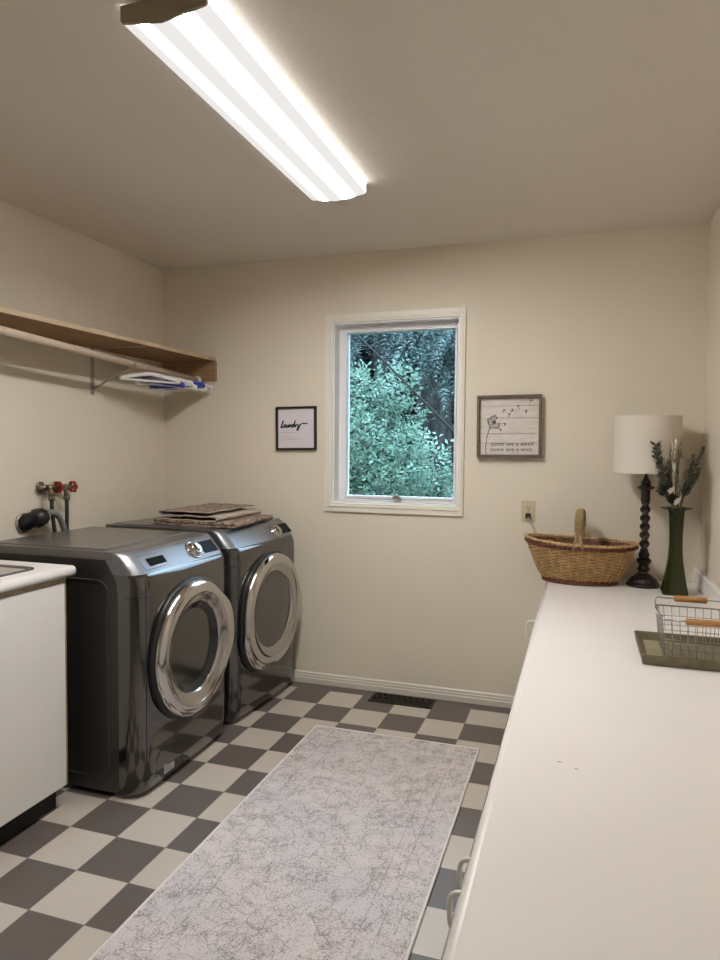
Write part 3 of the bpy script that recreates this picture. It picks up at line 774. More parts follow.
def hanger(y, ang, mat, label, hook_mat, drop=.075, w=.155):
    t = thing('clothes_hanger', label, 'hanger', (RXX, y, rodz(y) + .0155), math.radians(ang), 'hangers bunched on the closet rod')
    hk = MB()
    # hook lies in the plane of the hanger (local x-z); the rod passes roughly along local y
    pts = [(.020 * math.cos(a), 0, -.0155 + .0195 * math.sin(a)) for a in np.linspace(PI * 1.15, -.35 * PI, 16)]
    pts += [(.004, 0, -.037), (0, 0, -.042), (0, 0, -.046)]
    hk.tube(pts, .0016, 6); hk.build('hook', hook_mat, t)
    b = MB(); sag = .026
    L_ = smooth_path([(0, 0, -.044), (-.05, 0, -.050), (-w * .75, 0, -.046 - sag * .7), (-w, 0, -.046 - sag), (-w * .96, 0, -.058 - sag)], 5)
    R_ = [Vector((-p.x, p.y, p.z)) for p in L_]
    b.tube(L_[::-1] + R_[1:], .0078, 8, flat=1.5)
    b.tube([(-w * .96, 0, -.058 - sag), (w * .96, 0, -.058 - sag)], .0065, 8)
    b.tube([(-w * .97, 0, -.052 - sag), (-w * 1.01, 0, -.046 - sag)], .011, 8)
    b.build('hanger_body', mat, t)
    return t
hg = [(-.20, 62, m_hwhite, 'white plastic hanger on the closet rod, nearest the camera'),
      (-.13, 55, m_hblue, 'blue plastic hanger behind the nearest white one on the rod'),
      (-.07, 58, m_hwhite, 'white plastic hanger just behind the first blue one'),
      (-.01, 52, m_hwhite, 'white plastic hanger in the middle of the bunch on the rod'),
      (.05, 56, m_hblue, 'blue plastic hanger in the further half of the bunch'),
      (.10, 50, m_hwhite, 'white plastic hanger just behind the further blue one'),
      (.15, 54, m_hclear, 'greyish clear hanger second from the back wall'),
      (.20, 48, m_hwhite, 'white plastic hanger on the closet rod, nearest the back wall')]
tilts = [(.0, .165), (.09, .150), (-.05, .158), (.07, .150), (-.08, .160), (.05, .145), (.10, .150), (-.04, .155)]
for (y, a, m, lb), (tl, w_) in zip(hg, tilts):
    h_ = hanger(y, a, m, lb, m_wire, w=w_); h_.rotation_euler = (0, tl, math.radians(a))

# ------------------------------------------------------------------ pictures and outlet
def text_mesh(body, size, mat, name, parent, loc, spacing=1.0, bold=0.0):
    cu = bpy.data.curves.new(name, 'FONT'); cu.body = body; cu.size = size; cu.extrude = .0003; cu.align_x = 'LEFT'
    cu.space_character = spacing; cu.offset = bold
    o = bpy.data.objects.new(name + '_tmp', cu); C.objects.link(o)
    dg = bpy.context.evaluated_depsgraph_get(); me = bpy.data.meshes.new_from_object(o.evaluated_get(dg))
    bpy.data.objects.remove(o)
    me.name = name; me.materials.clear(); me.materials.append(mat)
    r = bpy.data.objects.new(name, me); C.objects.link(r); r.parent = parent
    r.location = loc; r.rotation_euler = (PI / 2, 0, 0); return r
# left: laundry print
p1 = thing('picture_frame', 'small black framed white laundry print left of the window', 'picture', (-.254, D, 1.503), 0)
p1.rotation_euler = (0, math.radians(-.6), 0)
hw, hh = .1275, .1275
f = MB(); ring(f, -hw + .013, hw - .013, -hh + .013, hh - .013, -hw, hw, -hh, hh, -.020, -.001, bev=.0015); f.build('frame', m_blackframe, p1)
MB().box(-hw + .012, hw - .012, -.010, -.004, -hh + .012, hh - .012).build('print', m_mat, p1)
sc_ = MB()
def scr(pts, r=.0034): sc_.tube([(x, -.0108, z) for x, z in [(q.x, q.z) for q in smooth_path([(a, 0, b_) for a, b_ in pts], 5)]], r, 6, flat=1.0)
# brush script word "laundry" drawn stroke by stroke
X0 = -.100; Z0 = .010; u = .0205
scr([(X0 + .012, Z0 + .022), (X0 + .018, Z0 + .036), (X0 + .012, Z0 + .018), (X0 + .003, Z0 + .002), (X0 + .008, Z0 - .005), (X0 + .018, Z0 + .004)], .0042)        # l
scr([(X0 + .034, Z0 + .012), (X0 + .027, Z0 + .012), (X0 + .020, Z0 + .002), (X0 + .025, Z0 - .004), (X0 + .033, Z0 + .004), (X0 + .036, Z0 + .012), (X0 + .033, Z0 + .001), (X0 + .039, Z0 - .002)])   # a
scr([(X0 + .042, Z0 + .012), (X0 + .040, Z0 + .000), (X0 + .045, Z0 - .003), (X0 + .052, Z0 + .012), (X0 + .051, Z0 + .000), (X0 + .056, Z0 - .002)])                 # u
scr([(X0 + .059, Z0 + .012), (X0 + .057, Z0 - .003), (X0 + .062, Z0 + .009), (X0 + .068, Z0 + .013), (X0 + .068, Z0 + .001), (X0 + .073, Z0 - .001)])                # n
scr([(X0 + .086, Z0 + .012), (X0 + .079, Z0 + .012), (X0 + .073, Z0 + .002), (X0 + .079, Z0 - .003), (X0 + .087, Z0 + .008), (X0 + .095, Z0 + .036), (X0 + .088, Z0 + .010), (X0 + .090, Z0 - .002)], .0040)  # d
scr([(X0 + .096, Z0 + .012), (X0 + .096, Z0 - .003), (X0 + .099, Z0 + .008), (X0 + .106, Z0 + .014)])                                                              # r
scr([(X0 + .110, Z0 + .014), (X0 + .110, Z0 + .003), (X0 + .116, Z0 + .001), (X0 + .124, Z0 + .014), (X0 + .118, Z0 - .008), (X0 + .108, Z0 - .022), (X0 + .106, Z0 - .014), (X0 + .120, Z0 + .006), (X0 + .140, Z0 + .018), (X0 + .172, Z0 + .016)], .0034)  # y with a long tail
sc_.build('laundry_lettering', m_ink, p1)
sl = MB()
for (a, b_, z) in ((-.098, -.030, -.024), (-.028, 0.000, -.024)):
    x = a
    while x < b_:
        l_ = random.uniform(.004, .009); sl.box(x, min(x + l_, b_), -.0108, -.0102, z, z + .0026); x += l_ + .002
for z, e_ in ((-.052, .078), (-.066, .030)):
    x = -.105
    while x < e_:
        l_ = random.uniform(.004, .011); sl.box(x, x + l_, -.0108, -.0102, z, z + .0018); x += l_ + .0025
sl.build('fine_print', m_greyink, p1)

# right: dandelion board
p2 = thing('picture_frame', 'square brown framed dandelion board right of the window', 'picture', (.970, D, 1.512), 0)
p2.rotation_euler = (0, math.radians(-.5), 0)
hw, hh = .167, .164
f = MB(); ring(f, -hw + .014, hw - .014, -hh + .014, hh - .014, -hw, hw, -hh, hh, -.038, -.001, bev=.0015); f.build('frame', m_frwood, p2)
bd = MB(); edges = [-hh + .013, -.088, -.038, .044, .108, hh - .013]
for a, b_ in zip(edges, edges[1:]): bd.box(-hw + .013, hw - .013, -.016, -.008, a + .0010, b_ - .0010, 0, bev=.001)
bd.box(-hw + .013, hw - .013, -.010, -.004, -hh + .013, hh - .013, 1)
bd.build('plank_board', [m_whitewash, m_gap], p2)
dn = MB(); yy = -.0168
def ln(pts, r=.0013): dn.tube([(x, yy, z) for x, z in pts], r, 5)
cx, cz = -.078, .022
ln([(-.120, -.148), (-.122, -.105), (-.116, -.060), (-.104, -.020), (-.090, .006), (cx, cz)], .0016)
dn.lathe([(0, .002), (.009, .001), (.010, 0)], 16, Matrix.Translation((cx, yy, cz)) @ Matrix.Rotation(PI / 2, 4, 'X'))
def seed(x, z, a, L=.030, r=.0009, fan=.011):
    ex, ez = x + L * math.cos(a), z + L * math.sin(a); ln([(x, z), (ex, ez)], r)
    for k in (-.9, -.45, 0, .45, .9): ln([(ex, ez), (ex + fan * math.cos(a + k), ez + fan * math.sin(a + k))], r * .9)
for a in np.radians([60, 85, 110, 135, 160, 185, 210, 235, 262, 285, 305, 325, 345]):
    seed(cx, cz, a, .026 + .004 * math.sin(a * 5), .0011 if math.degrees(a) < 200 else .0009)
for (x, z, a) in ((-.028, .080, 1.1), (.002, .056, 1.3), (.012, .082, .9), (.058, .100, 1.9), (.092, .072, 1.5), (-.034, .026, -.2), (-.052, .002, -.6)):
    seed(x - .006, z - .010, a, .014, .0011, .009)
ln([(.052, .132), (.118, .134)], .0008); seed(.102, .108, 1.2, .022, .0008, .016)
dn.build('dandelion_drawing', m_softink, p2)
text_mesh('some see a weed', .031, m_ink, 'board_lettering', p2, (-.093, -.0166, -.103), 1.02, .0000)
text_mesh('some see a wish', .031, m_ink, 'board_lettering', p2, (-.097, -.0166, -.131), 1.06, .0000)

# outlet
ot = thing('wall_outlet', 'ivory duplex electrical outlet above the wicker basket', 'outlet', (1.077, D, 1.064))
MB().box(-.035, .035, -.006, -.0005, -.057, .057, bev=.003).build('cover_plate', m_ivory, ot)
for z in (.021, -.021):
    r_ = MB().box(-.017, .017, -.0085, -.005, z - .015, z + .015, bev=.004, seg=3)
    rc = r_.build('receptacle', m_ivory, ot)
    s_ = MB().box(-.0075, -.005, -.0089, -.0083, z - .003, z + .008).box(.005, .0075, -.0089, -.0083, z - .003, z + .007)
    s_.lathe([(0, .0003), (.003, .0002), (.003, 0)], 10, Matrix.Translation((0, -.0085, z - .009)) @ Matrix.Rotation(PI / 2, 4, 'X'))
    s_.build('slots', m_ink, rc)
MB().lathe([(0, .0015), (.003, .001), (.0035, 0)], 10, Matrix.Translation((0, -.006, 0)) @ Matrix.Rotation(PI / 2, 4, 'X')).build('screw', m_brass, ot)

# ------------------------------------------------------------------ table lamp
LPX, LPY = 1.633, .122
lp = thing('table_lamp', 'dark turned-wood table lamp with pale drum shade in the back right corner', 'lamp', (LPX, LPY, CZ))
def bp_(half, py): return (half * .00455, (586.7 - py) * .00484)
prof_b = [(0, 0), (.076, 0), (.079, .006), (.076, .014), (.066, .022), (.058, .036), (.046, .044), (.036, .054), (.024, .062), (.022, .070), (.031, .080), (.025, .088), (.021, .100), (.033, .118), (.034, .126), (.022, .136), (.026, .150), (.024, .158), (.019, .166)]
MB().lathe(prof_b, 16, smooth=False).build('lamp_base', m_lampwood, lp)
# twisted column: two-start helix
tw = MB(); zs = np.linspace(.164, .410, 84); na = 28
def twf(z, a):
    e_ = min(1, (z - .164) / .02, (.410 - z) / .02); e_ = max(e_, 0)
    r = .0175 + .0062 * e_ * math.cos(2 * (a - z * 2 * PI / .082))
    return (r * math.cos(a), r * math.sin(a), z)
tw.grid(lambda a, z: twf(z, a), [2 * PI * k / na for k in range(na)], list(zs), cu=True)
tw.build('twisted_column', m_lampwood, lp)
cap = [(.018, .408), (.024, .414), (.020, .420), (.020, .450), (.022, .462), (.040, .470), (.037, .477), (.024, .482), (.020, .492), (.026, .498), (.018, .505), (.010, .520), (.006, .532), (.004, .56)]
MB().lathe(cap, 12, smooth=False).build('lamp_cap', m_lampwood, lp)
SR = .149; z0s, z1s = .543, .812
shd = MB().lathe([(SR + .000, z0s), (SR + .000, z1s)], 72); shd.lathe([(SR + .0012, z0s + .000), (SR + .0012, z0s + .006)], 72).lathe([(SR + .0012, z1s - .006), (SR + .0012, z1s)], 72)
shd.build('lamp_shade', m_shade, lp)
MB().lathe([(SR - .002, z0s), (SR - .002, z1s)], 72).build('shade_lining', m_shadein, lp)
sp_ = MB().tube([(0, 0, .55), (0, 0, .79)], .004, 8)
for k in range(3):
    a = k * 2 * PI / 3 + .3; sp_.tube([(0, 0, .785), (SR * math.cos(a) * .98, SR * math.sin(a) * .98, z1s - .006)], .002, 6)
sp_.build('shade_spider', m_brass, lp)
MB().lathe([(0, .68), (.020, .672), (.030, .65), (.028, .63), (.014, .60), (.013, .575), (0, .575)], 20).build('light_bulb', m_hwhite, lp)
cord_pts = smooth_path([(1.077 - LPX, D - .030 - LPY, 1.043 - CZ), (1.085 - LPX, D - .034 - LPY, 1.020 - CZ), (1.105 - LPX, D - .020 - LPY, .985 - CZ), (1.125 - LPX, D - .012 - LPY, .93 - CZ), (1.16 - LPX, D - .010 - LPY, .82 - CZ), (1.26 - LPX, D - .008 - LPY, .745 - CZ), (1.45 - LPX, D - .012 - LPY, .744 - CZ), (1.58 - LPX, D - .03 - LPY, .744 - CZ), (-.045, .045, .004)], 5)
cord = MB().tube(cord_pts, .0032, 8).build('power_cord', m_hclear, lp)
MB().box(1.064 - LPX, 1.090 - LPX, D - .034 - LPY, D - .009 - LPY, 1.030 - CZ, 1.056 - CZ, bev=.006, seg=3).build('plug', m_black, cord)

# ------------------------------------------------------------------ vase with dried stems
VX, VY = 1.752, -.020
m_vase = pm('dark_green_glass', (0.050, 0.066, 0.006), 0.03, trans=0.78, ior=1.45, spec=0.6)
va = thing('glass_vase', 'tall dark green glass vase with flared foot and thin flange rim', 'vase', (VX, VY, CZ + .0006))
def sq(r, z, e_):          # softly square ring; e_ 0 round .. 1 square
    out = []
    for k in range(48):
        a = 2 * PI * k / 48 + PI / 4 * 0; c_, s_ = math.cos(a), math.sin(a)
        n_ = 2 + 6 * e_; q_ = (abs(c_) ** n_ + abs(s_) ** n_) ** (-1 / n_)
        out.append((r * q_ * c_, r * q_ * s_, z))
    return out
vp = [(.054, 0, .9), (.056, .006, .9), (.055, .014, .9), (.048, .045, .9), (.039, .10, .8), (.031, .16, .7), (.0275, .22, .6), (.028, .28, .5), (.031, .335, .3), (.034, .372, .1), (.040, .384, 0), (.066, .388, 0), (.067, .391, 0)]
vi = [(.066, .393, 0), (.040, .391, 0), (.0300, .372, .1), (.027, .335, .3), (.0245, .28, .5), (.0235, .22, .6), (.027, .16, .7), (.035, .10, .8), (.044, .045, .9), (.048, .022, .9)]
v = MB(); loft(v, [sq(*p) for p in vp] + [sq(*p) for p in vi], close=True); v.add(sq(.054, 0, .9), [tuple(range(48))[::-1]])
v.build('vase_body', m_vase, va)

def leafmesh(mb, p, dirv, nrm, L, Wd, mi=0, curl=.2, seg=3):
    dirv = dirv.normalized(); side = dirv.cross(nrm).normalized(); nn = side.cross(dirv).normalized()
    prev = None; vs = []; fs = []
    ts = [0, .25, .55, .85, 1.0]; ws = [.08, .8, 1.0, .5, .02]
    for t, w_ in zip(ts, ws):
        c_ = p + dirv * (L * t) + nn * (curl * L * (t * t))
        vs += [c_ - side * (Wd / 2 * w_) + nn * (Wd * .12 * w_), c_, c_ + side * (Wd / 2 * w_) + nn * (Wd * .12 * w_)]
    for i in range(len(ts) - 1):
        a = i * 3; fs += [(a, a + 1, a + 4, a + 3), (a + 1, a + 2, a + 5, a + 4)]
    mb.add(vs, fs, mi, True)
VT = CZ + .39
def stem_thing(name, label, cat, tip, base_off, kind, mats, seed=0, bend=(0, 0, 0)):
    random.seed(seed)
    # the stem passes through the neck of the vase and rests on its floor
    root = Vector((VX + base_off[0], VY + base_off[1], CZ + .03)); neck = Vector((VX + base_off[0] * -.4, VY + base_off[1] * -.4, VT))
    tip = Vector(tip)
    t = thing(name, label, cat, root)
    neck = Vector((VX + max(-.018, min(.018, (tip.x - VX) * .25)), VY + max(-.018, min(.018, (tip.y - VY) * .25)), VT))
    pts = [Vector((0, 0, 0)), (neck - root)]
    up = bez(neck - root, (neck - root) + (neck - root).normalized() * .08, (tip - root) - Vector((0, 0, .05)) + Vector(bend), tip - root, 12)
    pts = pts + up[1:]
    st = MB().tube(pts, [.0026] * 2 + [.0026 - .0012 * i / 12 for i in range(1, 13)], 6)
    st.build('stalk', mats[0], t)
    path = up
    b = MB()
    def at(f): i = f * (len(path) - 1); k = min(int(i), len(path) - 2); return path[k].lerp(path[k + 1], i - k), (path[k + 1] - path[k]).normalized()
    if kind == 'eucalyptus':
        for i in range(54):
            f_ = .05 + .95 * i / 53; p, d = at(f_); a = i * 2.4
            o_ = d.orthogonal().normalized(); o2 = d.cross(o_); out = (o_ * math.cos(a) + o2 * math.sin(a))
            leafmesh(b, p, out + d * .6, d, random.uniform(.028, .044), random.uniform(.022, .032), random.choice([0, 0, 1]))
        b.build('leaves', [mats[1], mats[2]], t)
    elif kind == 'spike':
        for i in range(64):
            f_ = .25 + .75 * i / 63; p, d = at(f_); a = i * 2.4
            o_ = d.orthogonal().normalized(); o2 = d.cross(o_); out = (o_ * math.cos(a) + o2 * math.sin(a))
            leafmesh(b, p, out * 1.3 + d, d, random.uniform(.020, .036) * (1.25 - .6 * f_), .009, 0)
        b.build('seed_heads', [mats[1]], t)
    elif kind == 'plume':
        for i in range(420):
            f_ = .30 + .70 * random.random(); p, d = at(f_); a = random.uniform(0, 2 * PI)
            o_ = d.orthogonal().normalized(); o2 = d.cross(o_); out = (o_ * math.cos(a) + o2 * math.sin(a))
            wd = math.sin(min(1, (f_ - .40) / .6) * PI) * .8 + .35
            leafmesh(b, p, out * 1.15 + d * 1.3, d, .055 * wd * random.uniform(.6, 1), .0050, 0)
        b.build('plume', [mats[1]], t)
    elif kind == 'grass':
        for i in range(46):
            f_ = random.uniform(.2, 1); p, d = at(f_); a = random.uniform(0, 2 * PI)
            o_ = d.orthogonal().normalized(); o2 = d.cross(o_); out = (o_ * math.cos(a) + o2 * math.sin(a))
            leafmesh(b, p, out * .6 + d, d, random.uniform(.03, .06), .0040, 0)
        b.build('blades', [mats[1]], t)
    elif kind == 'petal':
        p, d = at(1.0)
        side = Vector(bend) if Vector(bend).length > 0 else Vector((.3, 0, .2))
        for k in range(2):
            leafmesh(b, p - d * .005, d + Vector((.55 - .9 * k * .3, -.2, 0)), Vector((0, -1, 0)), .052 - .01 * k, .017, 0, curl=.35)
        b.build('petals', [mats[1]], t)
    return t
L1 = m_stem
stem_thing('eucalyptus_stem', 'dark eucalyptus stem leaning furthest left in the green vase', 'dried flower', (1.655, -.03, 1.418), (.010, .004), 'eucalyptus', (L1, m_eucal, m_eucal), 1, (.0, 0, -.02))
stem_thing('eucalyptus_stem', 'grey-green leafy stem low behind the leftmost dark stem', 'dried flower', (1.680, .01, 1.335), (.012, -.008), 'eucalyptus', (L1, m_greyleaf, m_eucal), 2)
stem_thing('eucalyptus_stem', 'short dark leafy stem at the left of the vase rim', 'dried flower', (1.688, -.05, 1.235), (.006, .010), 'eucalyptus', (L1, m_eucal, m_greyleaf), 3)
stem_thing('dried_spike', 'dark seed spike leaning furthest right in the green vase', 'dried flower', (1.850, -.03, 1.400), (-.010, .004), 'spike', (L1, m_eucal), 4, (-.01, 0, 0))
stem_thing('dried_spike', 'thinner grey seed spike just left of the rightmost one', 'dried flower', (1.820, .02, 1.365), (-.012, -.006), 'spike', (L1, m_greyleaf), 5)
stem_thing('dried_spike', 'short grey seed spike leaning right near the wall', 'dried flower', (1.835, -.04, 1.310), (-.004, -.012), 'spike', (L1, m_eucal), 6)
stem_thing('dried_plume', 'tan fluffy plume in the middle of the green vase', 'dried flower', (1.742, .00, 1.385), (.003, .010), 'plume', (L1, m_pampas), 7)
stem_thing('dried_plume', 'paler tan plume right of the middle one in the vase', 'dried flower', (1.775, -.01, 1.345), (-.004, .009), 'plume', (L1, m_pampas), 8)
stem_thing('dried_grass', 'wispy dry grass stem rising highest in the vase', 'dried flower', (1.765, .02, 1.43), (0, -.01), 'grass', (L1, m_pampas), 9)
stem_thing('dried_grass', 'wispy white-tipped grass stem left of the highest one', 'dried flower', (1.735, -.02, 1.40), (.004, -.01), 'grass', (L1, m_white_petal), 10)
stem_thing('dried_bloom', 'white curled bloom just above the vase rim', 'dried flower', (1.738, -.065, 1.150), (.006, -.004), 'petal', (L1, m_white_petal), 11)
stem_thing('dried_bloom', 'smaller white bloom higher left of the rim bloom', 'dried flower', (1.712, -.055, 1.195), (.008, -.002), 'petal', (L1, m_white_petal), 12)
stem_thing('dried_plume', 'brownish tan plume at the left of the middle plume', 'dried flower', (1.712, .01, 1.335), (.006, .006), 'plume', (L1, m_stem), 13)
stem_thing('dried_spike', 'dark short seed spike rising right of the white bloom', 'dried flower', (1.800, -.045, 1.290), (-.006, .002), 'spike', (L1, m_eucal), 14)

# ------------------------------------------------------------------ wicker basket
m_wick = pm('tan_wicker', (0.62, 0.42, 0.19), 0.5, col2=(0.42, 0.25, 0.10), vscale=35)
m_wickin = pm('gap_shade_wicker', (0.13, 0.07, 0.03), 0.7, var=.3, vscale=40)  # liner darkened to paint shade into the gaps of the weave
m_wickr = pm('red_brown_wicker', (0.14, 0.035, 0.020), 0.5, var=0.4, vscale=40)
m_wickh = pm('olive_wicker_handle', (0.36, 0.26, 0.12), 0.55, col2=(0.25, 0.18, 0.08), vscale=50)
BX, BY = 1.340, .110
bk = thing('wicker_basket', 'oval tan wicker basket with red-brown bands and arched handle', 'basket', (BX, BY, CZ + .0006), math.radians(-3))
BL0, BW0, BL1, BW1, BH = .172, .095, .258, .158, .197
def bell(t):            # half length / half width at height fraction
    k = t ** .75
    return BL0 + (BL1 - BL0) * k, BW0 + (BW1 - BW0) * k
def rimrise(a): return .010 * abs(math.cos(a)) ** 3 - .007 * math.cos(a)
nst = 34
wv = MB(); rows = 21
for r_ in range(rows):
    t = (r_ + .5) / rows; a_, b_ = bell(t); n_ = nst * 4; pts = []
    for k in range(n_):
        th = 2 * PI * k / n_; wob = .0038 * math.cos(nst / 2 * th + PI * (r_ % 2))
        z = .022 + (BH - .030) * t + rimrise(th) * t
        pts.append(((a_ + wob) * math.cos(th), (b_ + wob) * math.sin(th), z))
    wv.tube(pts, .0030, 6, closed=True)
for k in range(nst):
    th = 2 * PI * (k + .5) / nst
    wv.tube([(bell(t)[0] * math.cos(th), bell(t)[1] * math.sin(th), .012 + (BH - .018) * t + rimrise(th) * t) for t in np.linspace(0, 1, 7)], .0028, 6)
wv.build('woven_body', m_wick, bk)
wl = MB(); n_ = 64
wl.grid(lambda th, t: ((bell(t)[0] - .008) * math.cos(th), (bell(t)[1] - .008) * math.sin(th), .018 + (BH - .03) * t), [2 * PI * k / n_ for k in range(n_)], list(np.linspace(0, 1, 6)), cu=True)
wl.add([((BL0 - .008) * math.cos(2 * PI * k / n_), (BW0 - .008) * math.sin(2 * PI * k / n_), .016) for k in range(n_)], [tuple(range(n_))])
wl.build('inner_lining', m_wickin, bk)
def eloop(a_, b_, z, dz=0.0, wob=0, fr=0, ph=0, n=160):
    return [((a_ + wob * math.cos(fr * th + ph)) * math.cos(th), (b_ + wob * math.cos(fr * th + ph)) * math.sin(th), z + dz * abs(math.cos(th)) ** 3 - (.007 if dz else 0) * math.cos(th) + wob * math.sin(fr * th + ph)) for th in np.linspace(0, 2 * PI, n + 1)[:-1]]
ft = MB()
ft.tube(eloop(BL0 + .002, BW0 + .002, .0065), .0062, 8, closed=True)
for ph in (0, PI): ft.tube(eloop(BL0 + .002, BW0 + .002, .016, wob=.003, fr=30, ph=ph), .0042, 6, closed=True)
ft.build('foot_band', m_wickr, bk)
rb = MB()
for ph in (0, PI): rb.tube(eloop(BL1 + .001, BW1 + .001, BH - .013, .010, wob=.0035, fr=34, ph=ph), .0062, 6, closed=True)
rb.build('red_rim_band', m_wickr, bk)
rt = MB()
for ph in (0, PI): rt.tube(eloop(BL1 + .003, BW1 + .003, BH + .003, .011, wob=.0035, fr=30, ph=ph), .0052, 6, closed=True)
rt.build('top_rim', m_wick, bk)
hd = MB(); HH = .352
arch = lambda y: (BH - .01) + (HH - BH + .01) * (1 - abs(y / (BW1 + .002)) ** 2.6) ** .6
ys = list(-(BW1 + .002) * np.cos(np.linspace(0, PI, 33)))
for dx in (-.011, -.0037, .0037, .011):
    hd.tube([(dx, y, arch(y)) for y in ys], .0044, 8)
for k in range(60):
    f_ = .16 + .68 * k / 59; i = f_ * 32; j = int(i); y = ys[j] + (ys[min(j + 1, 32)] - ys[j]) * (i - j); z = arch(y); 
    y2 = y + .0015; tg = Vector((0, y2 - y, arch(y2) - z)).normalized(); nn = Vector((0, -tg.z, tg.y))
    hd.tube([Vector((0, y, z)) + Vector((.0175 * math.cos(a), 0, 0)) + nn * (.0065 * math.sin(a)) for a in np.linspace(0, 2 * PI, 13)[:-1]], .0030, 5, closed=True)
for sg in (-1, 1):
    hd.tube([(-.006, sg * (BW1 - .006), BH + .045), (-.018, sg * (BW1 + .006), BH + .006), (-.022, sg * (BW1 + .001), BH - .03)], .0060, 8)
    hd.tube([(.006, sg * (BW1 - .006), BH + .045), (.018, sg * (BW1 + .006), BH + .006), (.022, sg * (BW1 + .001), BH - .03)], .0060, 8)
hd.build('arched_handle', m_wickh, bk)

# ------------------------------------------------------------------ tray and wire basket
TY0, TY1, TX0, TX1 = -1.185, -.895, 1.522, 1.868
ty = thing('serving_tray', 'shallow olive metal tray on the right counter', 'tray', ((TX0 + TX1) / 2, (TY0 + TY1) / 2, CZ + .0005))
hx, hy = (TX1 - TX0) / 2, (TY1 - TY0) / 2
t_ = MB(); R_ = [rr(hx - .006, hy - .006, .006, 0, 3), rr(hx, hy, .008, .028, 3), rr(hx + .001, hy + .001, .008, .031, 3), rr(hx - .002, hy - .002, .007, .032, 3), rr(hx - .009, hy - .009, .006, .026, 3), rr(hx - .026, hy - .026, .006, .008, 3)]
loft(t_, R_); t_.add(rr(hx - .006, hy - .006, .006, 0, 3), [tuple(range(16))[::-1]]); t_.build('tray_rim', m_tray, ty)
MB().add(rr(hx - .025, hy - .025, .006, .0085, 3), [tuple(range(16))]).build('tray_floor', m_trayin, ty)
wbx0, wbx1, wby0, wby1 = 1.583, 1.846, -1.150, -.945
cx_, cy_ = (wbx0 + wbx1) / 2, (wby0 + wby1) / 2
wb = thing('wire_basket', 'rectangular wire basket with two wooden grips standing in the tray', 'basket', (cx_, cy_, CZ + .0105))
hx, hy = (wbx1 - wbx0) / 2, (wby1 - wby0) / 2; fl = .012; BHh = .124
def wq(u, v_, t):  # u,v in -1..1 ; t height 0..1
    return Vector((u * (hx - fl * (1 - t)), v_ * (hy - fl * (1 - t)), BHh * t + .0015))
g = MB(); wr = .0011
nxw, nyw = 11, 8
for t in (.0, .26, .5, .74):
    g.tube([wq(-1, -1, t), wq(1, -1, t), wq(1, 1, t), wq(-1, 1, t)], wr, 5, closed=True)
for i in range(nxw + 1):
    u = -1 + 2 * i / nxw
    g.tube([wq(u, -1, 1), wq(u, -1, 0), wq(u, 1, 0), wq(u, 1, 1)], wr, 5)
for j in range(nyw + 1):
    v_ = -1 + 2 * j / nyw
    g.tube([wq(-1, v_, 1), wq(-1, v_, 0), wq(1, v_, 0), wq(1, v_, 1)], wr, 5)
for i in range(9):   # finer mesh of the bottom
    u = -1 + 2 * (i + .5) / 9; g.tube([wq(u, -1, 0), wq(u, 1, 0)], wr * .8, 4)
g.build('wire_mesh', m_wire, wb)
MB().tube([wq(-1, -1, 1), wq(1, -1, 1), wq(1, 1, 1), wq(-1, 1, 1)], .0022, 8, closed=True).build('top_rim', m_wire, wb)
for sg in (-1, 1):
    yb = sg * hy
    hz = BHh + (.026 if sg > 0 else .004); yo = yb + (.006 if sg > 0 else -.018)
    hnd = MB()
    hnd.tube(smooth_path([(-hx, yb * .62, BHh), (-hx - .004, yb * .8, BHh + .004), (-hx + .004, yo, hz), (-hx + .03, yo, hz), (hx - .03, yo, hz), (hx - .004, yo, hz), (hx + .004, yb * .8, BHh + .004), (hx, yb * .62, BHh)], 4), .0019, 6)
    for sx in (-1, 1):
        for k in range(2): hnd.tube([(sx * hx + .005 * math.cos(a), yb * .62 + k * .004, BHh + .005 * math.sin(a)) for a in np.linspace(0, 2 * PI, 9)[:-1]], .0014, 5, closed=True)
    ho = hnd.build('swing_handle', m_wire, wb)
    x0_ = -.075 if sg > 0 else -.070
    gl_ = .098 if sg > 0 else .119
    MB().tube([(x0_, yo, hz), (x0_ + .004, yo, hz), (x0_ + gl_ - .004, yo, hz), (x0_ + gl_, yo, hz)], [.0085, .0105, .0105, .0085], 14).build('wooden_grip', m_grip, ho)

